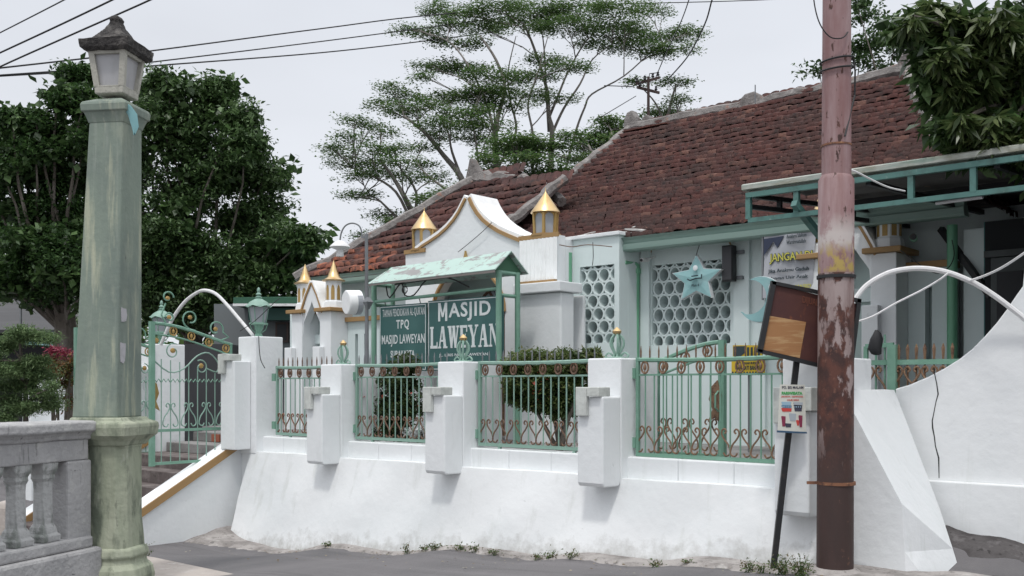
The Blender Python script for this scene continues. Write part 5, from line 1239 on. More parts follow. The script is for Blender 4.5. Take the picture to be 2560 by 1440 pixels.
# ================================================================ RUSTY POLE
YP = 7.65; XPo = (2087-CX)/F*YP
def polemat():
    m = bpy.data.materials.new('rusty_painted_steel'); m.use_nodes = True; t = m.node_tree; N = t.nodes.new; L = t.links.new; b = t.nodes['Principled BSDF']
    tc = N('ShaderNodeTexCoord'); sp = N('ShaderNodeSeparateXYZ'); L(tc.outputs['Object'], sp.inputs[0])
    def noise(sc, seed, det=8):
        mp = N('ShaderNodeMapping'); mp.inputs['Scale'].default_value = sc; mp.inputs['Location'].default_value = (seed, seed*2, seed*.5); n = N('ShaderNodeTexNoise'); n.inputs['Scale'].default_value = 1; n.inputs['Detail'].default_value = det; n.inputs['Roughness'].default_value = .62
        L(tc.outputs['Object'], mp.inputs[0]); L(mp.outputs[0], n.inputs[0]); return n.outputs[0]
    def mr(v, a, b_, c=0, d=1):
        r = N('ShaderNodeMapRange'); r.inputs[1].default_value = a; r.inputs[2].default_value = b_; r.inputs[3].default_value = c; r.inputs[4].default_value = d; L(v, r.inputs[0]); return r.outputs[0]
    def mixc(f, a, c):
        x = N('ShaderNodeMix'); x.data_type = 'RGBA'
        if isinstance(f, (int, float)): x.inputs[0].default_value = f
        else: L(f, x.inputs[0])
        for i, q in ((6, a), (7, c)):
            if isinstance(q, tuple): x.inputs[i].default_value = (*q[:3], 1)
            else: L(q, x.inputs[i])
        return x.outputs[2]
    def mth(op, a, c):
        x = N('ShaderNodeMath'); x.operation = op
        for i, q in ((0, a), (1, c)):
            if isinstance(q, (int, float)): x.inputs[i].default_value = q
            else: L(q, x.inputs[i])
        return x.outputs[0]
    z = sp.outputs[2]
    pink = mixc(mr(noise((6,6,1.2), 1), .4, .68), (.24,.135,.135), (.335,.235,.235))
    pink = mixc(mr(noise((12,12,1.0), 2), .5, .7, 0, .8), pink, (.19,.085,.078))
    rust = mixc(mr(noise((13,13,9), 3), .42, .62), (.045,.018,.015), (.105,.036,.024)); rust = mixc(mr(noise((26,26,22), 4), .58, .70), rust, (.17,.075,.05))
    grey = mixc(mr(noise((10,10,2), 5), .4, .7), (.34,.27,.26), (.20,.13,.12))
    # pink above 2.57, scattered rust spots
    up = mixc(mr(noise((15,15,6), 6), .60, .635), pink, rust)
    wz = mth('MULTIPLY', mr(z, 2.70, 2.78), mr(z, 3.02, 2.85))
    up = mixc(mth('MULTIPLY', wz, mr(noise((7,7,4), 11), .42, .5)), up, (.46,.41,.39))
    yz = mth('MULTIPLY', mr(z, 2.55, 2.58), mr(z, 2.80, 2.68))
    up = mixc(mth('MULTIPLY', yz, mr(noise((12,12,7), 12), .45, .55)), up, (.38,.28,.08))
    # patchy zone
    patch = mr(mth('ADD', noise((6,6,2.6), 7), mr(z, 1.0, 2.5, -.08, .05)), .50, .54)
    mid = mixc(patch, rust, grey)
    low = mixc(mr(noise((20,20,16), 8), .64, .7), (.055,.030,.026), (.17,.085,.055)); low = mixc(mr(noise((5,5,2), 9), .4, .7, 0, .6), low, (.032,.020,.018))
    c = mixc(mr(z, .95, 1.5), low, mid); c = mixc(mr(z, 2.555, 2.56), c, up)
    L(c, b.inputs['Base Color']); b.inputs['Roughness'].default_value = .62
    bp = N('ShaderNodeBump'); bp.inputs['Strength'].default_value = .5; bp.inputs['Distance'].default_value = .004; L(noise((30,30,24), 10), bp.inputs['Height']); L(bp.outputs[0], b.inputs['Normal'])
    return m
m_pole = polemat()
zp_ = lambda y: EYE+(HY-y)/F*YP
pole = thing('rusty_pole', 'thick rust-eaten steel utility pole, pink paint above, brown below', 'pole', (XPo, YP, 0), 0)
r0, r1, r2 = 45/F*YP, 43.5/F*YP, 36/F*YP
xo = (2092-CX)/F*YP-XPo
mb = MB().tube([(XPo,YP,.0),(XPo+xo*.6,YP,zp_(700)),(XPo+xo*.7,YP,zp_(452)),(XPo+xo*.8,YP,zp_(440))], [r0,r1,r1,r2+.003], 28)
part('lower_tube', mb, m_pole, pole, smooth=1)
part('upper_tube', MB().tube([(XPo+xo*.8,YP,zp_(441)),(XPo+xo*1.0,YP,zp_(0)),(XPo+xo*1.2,YP,8.2)], [r2,r2*.95,r2*.8], 28), m_pole, pole, smooth=1)
for o_ in pole.children: pass
def band(y, r, mat, nm='band', h=.012, th=.006):
    z = zp_(y); k = XPo+xo*.7; part(nm, MB().lathe([(r,-h),(r+th,-h),(r+th,h),(r,h)], (k, YP, z), 28), mat, pole, smooth=1)
band(693, r1, m_black, 'clamp', .012, .012); band(365, r2, m_rust, 'weld_seam', .007, .004); band(1207, r0, m_rust, 'strap', .012, .006)
part('strap_end', MB().box(XPo-r0-.075, XPo-r0, YP-.01, YP+.01, zp_(1207)-.01, zp_(1207)+.012), m_rust, pole)
part('footing', MB().lathe([(r0+.08,-.4),(r0+.07,.0),(r0+.02,.03),(r0,.035)], (XPo, YP, ground(*inv(XPo, YP))+.02), 14), m_edge, pole)
# black cable looped round it
mb = MB()
mb.tube([(XPo+xo+(r2+.012)*math.cos(a), YP+(r2+.012)*math.sin(a), zp_(152)+.018*math.sin(a+1.2)) for a in lin(0, 6.28, 25)], .008, 5)
mb.tube([(XPo+xo+(r2+.014)*math.cos(a), YP+(r2+.014)*math.sin(a), zp_(174)+.022*math.sin(a+.8)) for a in lin(0, 6.28, 25)], .008, 5)
mb.tube([(XPo+xo+r2+.01,YP-.02,zp_(152)),(XPo+xo+r2+.02,YP-.03,zp_(180)),(XPo+xo+r2+.02,YP-.02,zp_(240)),(XPo+xo+r2*.2,YP-r2-.01,zp_(350))], .007, 5)
solo('cable', mb, m_cable, 'black cable looped twice round the upper rusty pole', 'cable', (XPo, YP, 4), 0)
mb = MB().tube(smooth_path([P(2030,-60,7.5),P(2036,10,7.5),P(2050,60,7.5),P(2075,92,7.5),P(2105,95,7.5),P(2120,80,7.55)], 5), .005, 5)
solo('cable', mb, m_cable, 'thin black cable drooping across the top of the rusty pole', 'cable', P(2036,10,7.5), 0)
p_ = [P(2127,425,7.9),P(2145,432,7.9),P(2180,450,8.1),P(2220,468,8.3),P(2262,478,8.5)]
solo('cable', MB().tube(smooth_path(p_, 5), .008, 5), m_wpipe, 'white cable running from the rusty pole under the carport edge', 'cable', p_[0], 0)

# ================================================================ LEANING RUSTY SIGN BOARD
m_rb = M('maroon_rusty_sheet', (.065,.022,.022), [((.10,.035,.025),(3,3,3),.42,.66,.8,1), ((.22,.07,.03),(22,22,5),.62,.72,.6,2)], .6)
m_tan = M('rust_bleached_patch', (.36,.18,.075), [((.52,.34,.17),(3,3,22),.48,.62,.8,1), ((.22,.09,.035),(2,2,16),.5,.66,.7,2)], .7)
YB = 7.85
def BP(x, y, d=0): a = P(x, y, YB); return (a[0], a[1]+d, a[2])
rb = thing('leaning_sign', 'tilted rusty board in a dark frame on a leaning post, blank faded panel', 'sign', BP(1935, 1420), 0)
foot = P(1933, 1425, 7.92)
part('post', MB().bar(foot, P(1992, 900, 7.92), .045, .03), m_black, rb)
def flat(pts, y0, y1):
    q = [P(x, y, YB) for x, y in pts]; return MB().prism([(a[0], a[2]) for a in q], YB+y0, YB+y1, 'y')
part('sheet', flat([(1938,712),(2143,760),(2118,928),(1901,876)], 0, .02), m_rb, rb)
for nm, pts_ in (('frame',[(1928,702),(2152,748),(2150,757),(1930,711)]),('frame',[(1928,702),(1940,705),(1905,882),(1893,878)]),('frame',[(1893,872),(2122,926),(2120,936),(1893,881)]),('frame',[(2142,748),(2152,748),(2129,936),(2118,930)])):
    part('frame', flat(pts_, -.02, .025), m_black, rb)
part('faded_panel', flat([(1920,789),(2015,805),(1999,895),(1905,874)], -.004, -.001), m_tan, rb)
mb = MB(); 
def fnb(a, b, c): return (a, YB-.002-c, b - (a-P(2006,0,YB)[0])*.22)
A_ = P(2006, 762, YB); B_ = P(2046, 740, YB)
text(mb, "DIJUAL", A_[0], B_[0], A_[2], B_[2], 0, 0, 1, fnb, .002)
part('faint_lettering', mb, M('faint_rust_lettering', (.18,.06,.035), rough=.7), rb)
# poster
m_paper = M('poster_paper', (.62,.62,.56), [((.45,.44,.38),(5,5,5),.5,.7,.6,1)], .6)
Y2 = 7.78
def PQ(x, y): a = P(x, y, Y2); return (a[0], a[2])
po = thing('poster', 'small printed poster with bus pictures tied to the leaning post', 'poster', P(1980, 1080, Y2), 0)
def pflat(pts, y0, y1): return MB().prism([PQ(x, y) for x, y in pts], Y2+y0, Y2+y1, 'y')
part('sheet', pflat([(1950,961),(2012,962),(2016,1082),(1944,1078)], 0, .006), m_paper, po)
part('batten', pflat([(1943,1076),(2017,1080),(2017,1084),(1943,1081)], -.006, .01), M('poster_batten', (.04,.09,.16), rough=.5), po)
cols = {'green':(.06,.35,.10),'red':(.55,.06,.05),'blue':(.05,.18,.32),'dark':(.05,.05,.08),'maroon':(.22,.03,.07),'grey':(.38,.42,.46),'sky':(.30,.45,.55)}
pm = {k: M('print_'+k, v, rough=.6) for k, v in cols.items()}
def tx(tq, x0, x1, y0, y1, m_, bo=.02):
    m2 = MB(); text(m2, tq, PQ(x0,0)[0], PQ(x1,0)[0], PQ(0,y1)[1], PQ(0,y0)[1], 0, bo, 1, lambda a, b, c: (a, Y2-.001-c, b), .002); part('lettering', m2, m_, po)
tx("PO. BIS MALAM", 1955, 2008, 965, 972, pm['dark']); tx("PARIWISATA", 1954, 2006, 979, 987, pm['green'], .06); tx("JAKARTA - BANDUNG", 1953, 2007, 990, 994, pm['red'], .05); tx("HUB 2024", 1968, 1997, 998, 1002, pm['red'], .04)
for x0, y0, x1, y1, c in ((1953,1004,1978,1013,'sky'),(1953,1013,1979,1020,'blue'),(1953,1020,1979,1029,'red'),(1983,1005,2007,1014,'grey'),(1984,1012,2005,1028,'dark'),(1972,1033,1990,1052,'grey'),(1953,1040,1964,1066,'maroon'),(1962,1058,1978,1068,'dark'),(1996,1038,2006,1068,'maroon'),(1990,1050,1998,1064,'red')):
    mb = pflat([(x0,y0+1),(x0+2,y0),(x1,y0+1),(x1-1,y1),(x0+3,y1)], -.003, -.0005); part('picture', mb, pm[c], po)
for x in (1955,1958,1961,1966,1970,1974,1986,1990,1995,2000): part('picture', pflat([(x,1015),(x+1.6,1015),(x+1.6,1019),(x,1019)], -.005, -.0032), pm['grey' if x < 1980 else 'sky'], po)
# ================================================================ CABLES
def wire(pts, r, label, grp='overhead cables', mat=None, sm=6):
    p = smooth_path([P(*a) for a in pts], sm); solo('overhead_cable', MB().tube(p, r, 5), mat or m_cable, label, 'cable', tuple(p[0]), 0, group=grp)
wire([(-60,112,18),(0,82,18),(160,0,16),(300,-75,14)], .012, 'thin overhead cable, outermost at the top left corner')
wire([(-60,160,18),(0,132,18),(140,67,17),(280,0,16),(420,-70,15)], .016, 'overhead cable, middle of the three in the top left corner')
wire([(-60,200,18),(0,167,18),(190,82,17),(375,0,16),(500,-62,15)], .016, 'overhead cable passing just above the lantern finial')
wire([(-60,176,24),(0,170,24),(205,147,26),(395,125,28),(800,72,34),(1100,36,38),(1500,12,44),(1900,0,50),(2300,-22,56)], .022, 'longest overhead cable crossing in front of the feathery tree top')
wire([(-60,192,24),(0,188,24),(220,172,26),(390,154,28),(800,104,34),(1105,64,38),(1300,38,42)], .020, 'overhead cable, middle of the three entering behind the stone lantern')
wire([(-60,194,24),(0,190,24),(170,180,26),(390,164,28),(800,132,34),(1050,104,38),(1250,78,42)], .022, 'overhead cable, lowest of the three entering behind the stone lantern')
wire([(1725,-20,20),(1722,0,20),(1700,60,22),(1660,145,24),(1640,192,25)], .012, 'thinner dark cable dropping to the wooden utility pole')
wire([(1790,-20,20),(1780,0,20),(1762,60,21),(1720,140,23),(1668,200,25)], .016, 'thicker dark cable dropping to the wooden utility pole')
wire([(1590,240,25),(1540,270,24),(1490,300,24)], .010, 'short cable slanting left from the wooden utility pole')
wire([(1585,217,25),(1540,215,25),(1510,214,25)], .012, 'short level cable reaching into the feathery tree')
wire([(2135,806,8.2),(2180,792,8.18),(2240,758,8.15),(2300,728,8.12),(2345,702,8.08),(2372,682,8.05)], .009, 'sagging cream cable below the right pipe arch', 'cream cables at the right gate', m_wpipe)
wire([(2425,702,8.02),(2470,686,7.9),(2520,660,7.7),(2590,612,7.5)], .010, 'cream cable leaving the right pipe arch towards the upper right', 'cream cables at the right gate', m_wpipe)
wire([(700,745,12.9),(682,760,12.9),(640,800,13.1),(600,828,13.2)], .005, 'thin black flex beside the near gate lantern', 'thin black wires')
wire([(647,840,13.0),(648,870,12.9),(652,900,12.8),(662,920,12.7)], .006, 'thin black flex running down the lantern pier', 'thin black wires')
wire([(2380,600,9.8),(2385,640,9.7),(2368,672,9.6),(2330,680,9.5),(2250,625,9.9)], .005, 'thin looping wire below the green spotlight', 'thin black wires')
wire([(1230,556,13.78),(1205,580,13.90),(1175,606,14.05),(1145,630,14.20)], .005, 'thin black flex slanting down the face of the white gable', 'thin black wires')
wire([(1482,606,12.6),(1483,640,12.6),(1481,664,12.6)], .005, 'thin black flex hanging above the small lattice window', 'thin black wires')
wire([(1398,612,12.7),(1430,617,12.7),(1470,612,12.6),(1530,617,12.4)], .006, 'thin brown flex strung across the bay wall below its coping', 'thin black wires', m_brown)
# distant wooden utility pole
up_ = thing('utility_pole', 'distant reddish wooden utility pole with two crossarms above the roof', 'utility pole', P(1621, 420, 25.0), 0)
m_wood = M('reddish_pole_wood', (.05,.032,.03), [((.08,.055,.05),(3,3,1),.45,.7,.7,1)], .85)
part('shaft', MB().tube([P(1621,560,25),P(1621,192,25)], [.042,.034], 8), m_wood, up_)
part('crossarm', MB().bar(P(1590,210,25), P(1648,194,25.3), .05, .065), m_wood, up_); part('crossarm', MB().bar(P(1593,218,25), P(1648,232,25.3), .045, .06), m_wood, up_)
for x, y in ((1592,206),(1612,200),(1632,194),(1645,190),(1600,216),(1640,226)): part('insulator', MB().lathe([(.02,0),(.045,.03),(.02,.06),(.035,.09),(.005,.12)], P(x, y, 25), 8), m_dgrey, up_)
part('wire_frame', MB().tube([P(1622,196,25),P(1624,184,25),P(1642,182,25),P(1644,190,25)], .012, 4), m_cable, up_)
ant = thing('antenna', 'thin rooftop antenna rod rising behind the mosque roof ridge', 'antenna', P(1888, 240, 17), 0)
part('rod', MB().tube([P(1888,260,17),P(1888,212,17)], .01, 4), m_steel, ant)
# ================================================================ VEGETATION
def leafmesh(name, cen, size, mat, par, aspect=.42, droop=.3, flat=0., fold=.12, dirs=None):
    """many small folded leaves; cen (N,3) world minus nothing, parented to par (world frame)"""
    n = len(cen)
    if dirs is None:
        d = rng.normal(size=(n,3)); d[:,2] = d[:,2]*(1-flat)*.7-droop
    else: d = dirs + rng.normal(size=(n,3))*.25
    d /= np.linalg.norm(d, axis=1, keepdims=True)
    up = rng.normal(size=(n,3))*.55; up[:,2] += 1.0+flat
    sd = np.cross(d, up); sd /= np.linalg.norm(sd, axis=1, keepdims=True)+1e-9
    nn = np.cross(sd, d)
    l = size*rng.uniform(.65, 1.35, (n,1)); w_ = l*aspect*.5
    a = cen; b = cen+d*l*.45+sd*w_+nn*l*fold*.5; c = cen+d*l; e = cen+d*l*.45-sd*w_+nn*l*fold*.5
    v = np.stack([a,b,c,e],1).reshape(-1,3); q = np.arange(n*4).reshape(-1,4)
    return npmesh(name, v, q, mat, par, BASE[par.name])
def clumps(ell, cr, per, shell=.55, dn=1.8):
    """ell: (x,y,z, rx,ry,rz); returns leaf centres gathered in uneven clumps"""
    out_ = []
    for (x,y,z,rx,ry,rz) in ell:
        nc = max(4, int(dn*2.2*(rx*ry+ry*rz+rx*rz)/(cr*cr)/3.2))
        p = rng.normal(size=(nc,3)); p /= np.linalg.norm(p,axis=1,keepdims=True); p *= rng.uniform(shell,1.04,(nc,1))
        cc = p*np.array([rx,ry,rz])+np.array([x,y,z])
        for c in cc:
            k = int(per*rng.uniform(.6,1.4)); r_ = cr*rng.uniform(.6,1.3)
            g = np.clip(rng.normal(size=(k,3)),-1.7,1.7)*np.array([1,1,.62])*r_*.5
            out_.append(c+g)
    return np.concatenate(out_)
def pads_to_ell(pads, Y, dy=1.0, depth=1.0):
    e = []
    for i, (x,y,hw,hh) in enumerate(pads):
        yy = Y+rnd.uniform(-dy,dy); p = P(x,y,yy); e.append((p[0],p[1],p[2],hw/F*yy,max(hw,hh)/F*yy*depth,hh/F*yy))
    return e
def branch(mb, a, b, r0, r1, bend=.15, n=7):
    a, b = Vector(a), Vector(b); l = (b-a).length; off_ = Vector((rnd.uniform(-1,1), rnd.uniform(-1,1), rnd.uniform(-.2,.9)))*l*bend
    pts = [a.lerp(b, k)+off_*math.sin(k*math.pi)*.5+Vector((rnd.uniform(-1,1),rnd.uniform(-1,1),rnd.uniform(-1,1)))*l*.012 for k in lin(0,1,n)]
    mb.tube(pts, [r0+(r1-r0)*k for k in lin(0,1,n)], 6); return pts
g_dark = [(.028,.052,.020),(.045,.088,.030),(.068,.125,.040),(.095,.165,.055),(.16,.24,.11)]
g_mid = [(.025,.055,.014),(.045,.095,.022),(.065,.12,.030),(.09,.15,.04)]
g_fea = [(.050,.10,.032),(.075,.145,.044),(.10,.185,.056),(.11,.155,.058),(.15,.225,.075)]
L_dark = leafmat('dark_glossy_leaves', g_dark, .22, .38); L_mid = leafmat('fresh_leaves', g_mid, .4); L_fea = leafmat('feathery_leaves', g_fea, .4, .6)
# ---- two broad trees on the left
def broad(label, ell, foot, mat, size, cr, per, dense):
    t = thing('broadleaf_tree', label, 'tree', foot, 0, group='dark trees behind the gate')
    mb = MB(); top = Vector(foot)+Vector((0,0,2.6)); pts = branch(mb, foot, top, .28, .22, .05)
    for e in ell: branch(mb, pts[-2], (e[0],e[1],e[2]-e[5]*.3), .06, .015, .15)
    part('trunk', mb, m_trunk, t)
    leafmesh('crown', clumps(ell, cr, per, dn=3.0), size, mat, t)
    if dense:
        core = [(a,b+.3,c,d*.85,e*.6,f*.85) for a,b,c,d,e,f in ell]
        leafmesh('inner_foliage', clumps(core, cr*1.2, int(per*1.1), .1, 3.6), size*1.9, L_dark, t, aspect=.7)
    return t
padsB = [(325,290,60,60),(300,420,80,80),(290,560,80,90),(320,690,90,80),(250,640,60,60),(740,690,30,24),(470,640,120,80),(425,205,50,34),(520,262,62,48),(420,320,90,70),(590,300,45,40),(610,360,60,60),(655,440,60,55),(500,430,130,100),(640,540,90,70),(705,585,60,36),(420,580,100,100),(600,660,110,70),(755,598,32,22),(690,690,60,34),(500,760,140,60),(620,740,70,40),(380,220,30,30),(545,215,28,18),(735,640,34,16),(400,720,90,80)]
ellB = pads_to_ell(padsB, 24, .9, .8)
broad('dark dense broadleaf tree right of the lamp column, behind the gate', ellB, (P(480,900,24.5)[0],24.6,.6), L_dark, .115, .40, 130, True)
padsA = [(90,370,60,40),(10,430,60,50),(100,600,80,70),(180,430,60,60),(0,700,70,50),(182,185,28,22),(150,240,38,22),(205,250,30,30),(90,300,34,16),(30,295,34,18),(40,350,50,26),(130,345,52,36),(205,350,45,60),(60,420,60,40),(150,440,70,60),(40,510,50,50),(130,560,90,80),(210,560,50,90),(50,640,70,60),(160,680,90,60),(-40,420,60,60),(-60,560,70,80),(205,720,50,60),(110,740,60,30)]
ellA = pads_to_ell(padsA, 20, .8, .7)
broad('lighter broadleaf tree at far left behind the lamp column', ellA, (P(150,900,20.3)[0],20.5,.6), leafmat('lighter_leaves', [(.016,.035,.012),(.03,.07,.018),(.045,.095,.028),(.075,.14,.04)], .35, .45), .10, .32, 125, True)
# ---- feathery trees in the distance
def feather(label, pads, stems, Y, foot_px, size=.105, dens=1.0, depth=.55):
    ft = P(foot_px[0], foot_px[1], Y); t = thing('feathery_tree', label, 'tree', ft, 0, group='feathery trees beyond the mosque')
    ell = pads_to_ell(pads, Y, 1.6, depth); mb = MB(); st_ = []
    for s_ in stems:
        pts = [Vector(P(x,y,Y+rnd.uniform(-.5,.5))) for x,y in s_]; pp = smooth_path(pts, 4); n_ = len(pp)
        mb.tube(pp, [(.14 if s_ is stems[0] else .062)*(1-.75*i/(n_-1)) for i in range(n_)], 7); st_ += [p for i, p in enumerate(pp) if i > n_*.25]
    cen = []
    for (x,y,z,rx,ry,rz) in ell:
        c = Vector((x,y,z)); cand = [p for p in st_ if p.z < z-rz*.3] or st_
        a = min(cand, key=lambda p: (p-c).length+abs((c.z-p.z)-1.6)*.7)
        pts = branch(mb, a, c-Vector((0,0,rz*.4)), .026, .012, .10)
        for k in range(int(3+rx*2.2)):
            an = rnd.uniform(0,6.28); rr = rnd.uniform(.35,.95); e = Vector((x+rx*rr*math.cos(an), y+ry*rr*math.sin(an), z+rz*rnd.uniform(-.3,.5)))
            branch(mb, pts[rnd.randint(2,5)], e, .016, .006, .12, 5)
        # sprays: small flat plates of leaves
        ns = int(dens*(rx*ry*3.14)/.062)+8
        for k in range(ns):
            an = rng.uniform(0,6.28); rr = math.sqrt(rng.uniform(0,1)); cx_ = x+rx*rr*math.cos(an)*1.12; cy_ = y+ry*rr*math.sin(an)
            cz_ = z+rz*1.25*(1-rr*rr)*rng.uniform(-.5,1.0)-rz*.4*rr+rng.normal()*.06
            m_ = int(rng.uniform(34,56)); cen.append(np.array([cx_,cy_,cz_])+np.clip(rng.normal(size=(m_,3)),-1.8,1.8)*np.array([.24,.24,.07]))
    part('trunk', mb, m_palebark, t, smooth=1)
    leafmesh('crown', np.concatenate(cen), size, L_fea, t, aspect=.5, droop=.05, flat=.7)
    return t
main = [(1110,20,55,24),(1180,40,70,20),(1240,15,80,26),(1340,25,90,30),(1440,20,90,30),(1540,20,80,28),(1620,25,50,20),(1300,60,80,18),(1420,62,90,22),(1520,75,80,18),(1600,90,60,14),(1680,85,60,18),(1725,78,30,14),(1600,118,75,11),(1500,108,50,10),(1640,132,36,8),(1560,60,60,16),(1690,120,40,9),(1210,70,50,14)]
feather('tallest feathery tree with pale forked trunk, crown cut by the top edge', main, [[(1380,520),(1376,440),(1380,330),(1372,290),(1366,220),(1335,120),(1310,60)],[(1374,290),(1395,240),(1420,180),(1460,110),(1500,70)],[(1372,330),(1365,220),(1360,120),(1350,50)],[(1382,330),(1410,270),(1450,210),(1480,150),(1530,110)],[(1395,500),(1420,400),(1442,320),(1462,268),(1480,235),(1560,190),(1640,120),(1690,95)]], 40, (1380,560))
mid = [(1060,80,45,11),(1010,72,24,7),(1095,102,30,8),(1130,60,40,12),(1170,110,50,9),(1110,160,45,12),(1160,172,60,12),(1060,163,28,7),(1060,190,20,5),(1220,185,65,16),(1280,195,60,18),(1340,190,45,14),(1420,165,55,11),(1240,228,55,12),(1310,230,55,10),(1360,150,50,9),(1390,245,45,9),(1180,250,60,12),(1270,262,60,12)]
feather('feathery tree with dark slender stems spreading left of the tallest one', mid, [[(1245,520),(1244,440),(1238,350),(1245,290),(1262,220),(1240,150),(1200,90)],[(1238,350),(1220,270),(1180,180),(1130,110),(1085,90)],[(1244,420),(1290,330),(1275,250),(1270,180),(1290,90)],[(1330,470),(1332,340),(1320,260),(1345,180),(1370,90)]], 38, (1245,560))
leftp = [(975,217,28,7),(945,262,32,7),(1000,240,45,11),(1040,262,60,12),(1090,250,50,14),(1140,235,50,12),(1130,285,60,12),(1190,280,50,14),(1100,310,60,12),(1170,315,60,11),(1230,310,50,11),(1080,340,34,8),(1180,345,60,9),(1010,280,50,9),(1210,225,50,9)]
feather('feathery tree of layered flat sprays leaning left over the gold turret', leftp, [[(1180,520),(1150,440),(1110,390),(1060,330),(1010,290)],[(1160,460),(1130,380),(1120,330),(1090,280)],[(1200,500),(1195,400),(1185,330),(1170,270)],[(1150,440),(1080,350),(1020,300)]], 36, (1185,560))
farl = [(885,300,28,8),(925,312,34,12),(950,330,36,12),(880,345,40,12),(832,368,24,9),(860,385,42,13),(930,372,50,14),(990,372,40,12),(870,412,42,11),(940,410,55,14),(1000,398,45,12),(1050,412,38,11),(960,435,55,9),(1060,365,30,10),(895,437,45,5),(1090,440,35,7),(890,490,34,6),(920,485,18,5),(960,533,42,9),(985,552,34,9),(915,590,26,7),(1035,445,30,6)]
feather('lowest feathery tree at left, its stems fanning up behind the left gold turret', farl, [[(1042,600),(1035,545),(1010,490),(980,440),(950,400)],[(1035,545),(1040,480),(1000,420),(960,370)],[(1150,500),(1110,470),(1060,430),(1040,400)],[(1035,560),(990,540),(940,495),(900,490)],[(1030,560),(990,480),(930,440),(880,420)]], 34, (1042,640), size=.10)
low = [(1290,352,60,14),(1345,362,40,12),(1265,378,55,13),(1330,398,50,12),(1390,365,34,9),(1240,430,40,13),(1300,440,55,14),(1190,470,50,9),(1400,430,36,12),(1430,395,34,9),(1360,440,40,12),(1220,400,26,9),(1120,485,40,9),(1090,500,40,9)]
feather('bright green bushy feathery tree low between the turrets', low, [[(1305,560),(1300,480),(1290,420),(1285,370)],[(1300,480),(1340,420),(1345,380)]], 32, (1305,580), size=.11, dens=1.7, depth=.8)
rgt = [(1545,318,50,12),(1500,345,55,13),(1560,345,50,12),(1470,365,44,12),(1520,300,30,8),(1490,395,40,10),(1430,340,34,9),(1540,370,40,9)]
feather('dark green feathery tree tucked behind the roof ridge end', rgt, [[(1500,520),(1505,430),(1520,370),(1530,330)],[(1505,430),(1480,380),(1465,350)]], 33, (1500,560), size=.12, dens=1.5)
wsp = [(1588,205,24,5),(1690,204,40,8),(1660,275,44,10),(1700,250,26,6),(1630,290,30,8),(1715,283,26,5),(1690,295,34,6)]
feather('sparse wispy tree behind the wooden utility pole', wsp, [[(1665,420),(1668,330),(1672,280),(1690,210)],[(1668,330),(1640,260),(1600,215)],[(1668,330),(1690,290),(1705,255)]], 42, (1665,450), size=.13, dens=.55)
# ---- hedge-like mass right behind ridge near pole
def bush(name, label, cat, ell, foot, mat, size, cr, per, stem=True, group=None, asp=.45, extra=None):
    t = thing(name, label, cat, foot, 0, group=group)
    if stem:
        mb = MB()
        for e in ell: branch(mb, foot, (e[0],e[1],e[2]), .028, .008, .12)
        part('trunk', mb, m_trunk, t)
    leafmesh('crown', clumps(ell, cr, per, .25, dn=3.2), size, mat, t, aspect=asp)
    if extra is not None: leafmesh('blossoms', extra[0], extra[1], extra[2], t, aspect=.8)
    return t
rt = pads_to_ell([(2160,40,40,40),(2190,110,50,30),(2160,150,44,26),(2240,90,60,60),(2110,120,60,20),(2050,170,40,14),(2225,170,50,20),(2150,5,30,20)], 19, .6, .7)
bush('broadleaf_tree', 'green tree rising behind the roof ridge right of the rusty pole', 'tree', rt, (P(2260,330,19)[0],19.2,1), leafmat('mid_green_leaves', [(.03,.06,.02),(.05,.10,.03),(.08,.14,.05)], .35), .10, .25, 55)  # plain mid-green leaf tones
# ---- mango branches, top right foreground
mg = thing('mango_tree', 'mango tree with long drooping leaves overhanging the top right corner', 'tree', (5.6, 9.9, .2), 0)
mb = MB(); p0 = Vector((5.6,9.9,.2)); p1 = Vector((5.3,9.6,4.6)); branch(mb, p0, p1, .16, .11, .04)
me_ = pads_to_ell([(a+20,b,c,d) for a,b,c,d in [(2620,60,80,80),(2640,330,80,80),(2720,200,90,150),(2300,35,50,40),(2380,60,70,60),(2470,60,70,60),(2540,110,60,90),(2345,135,50,50),(2420,170,80,70),(2500,230,70,80),(2365,215,42,42),(2400,280,60,50),(2470,330,60,50),(2540,330,50,60),(2420,350,34,34),(2260,45,34,22),(2600,200,60,150),(2385,300,26,30)]], 8.7, .35, .7)
for e in me_: branch(mb, p1, e[:3], .05, .012, .12)
part('trunk', mb, m_trunk, mg)
cen = []; dr = []
for (x,y,z,rx,ry,rz) in me_:
    for k in range(int(26*rx*rz/.04)+4):
        p = rng.normal(size=3); p /= np.linalg.norm(p); p *= rng.uniform(.3,1.0); c = np.array([x,y,z])+p*np.array([rx,ry,rz])
        m_ = int(rng.uniform(7,13)); an = rng.uniform(0,6.28,m_); el = rng.uniform(-1.15,.15,m_)
        d = np.stack([np.cos(an)*np.cos(el), np.sin(an)*np.cos(el), np.sin(el)-.25],1); cen.append(np.repeat(c[None],m_,0)); dr.append(d)
cen = np.concatenate(cen); dr = np.concatenate(dr)
leafmesh('crown', cen, .175, leafmat('mango_leaves', [(.024,.042,.013),(.042,.07,.022),(.065,.10,.033),(.10,.14,.05),(.16,.20,.08)], .35, .32), mg, aspect=.215, dirs=dr, fold=.06)
core = np.concatenate([np.array([x,y+.25,z])+rng.normal(size=(int(900*rx*rz/.05),3))*np.array([rx,ry*.6,rz])*.5 for x,y,z,rx,ry,rz in me_])
leafmesh('inner_foliage', core, .16, L_dark, mg, aspect=.4, droop=.6)
hang = pads_to_ell([(2450,420,50,16),(2530,460,50,60),(2550,560,40,60)], 9.6, .2, .6)
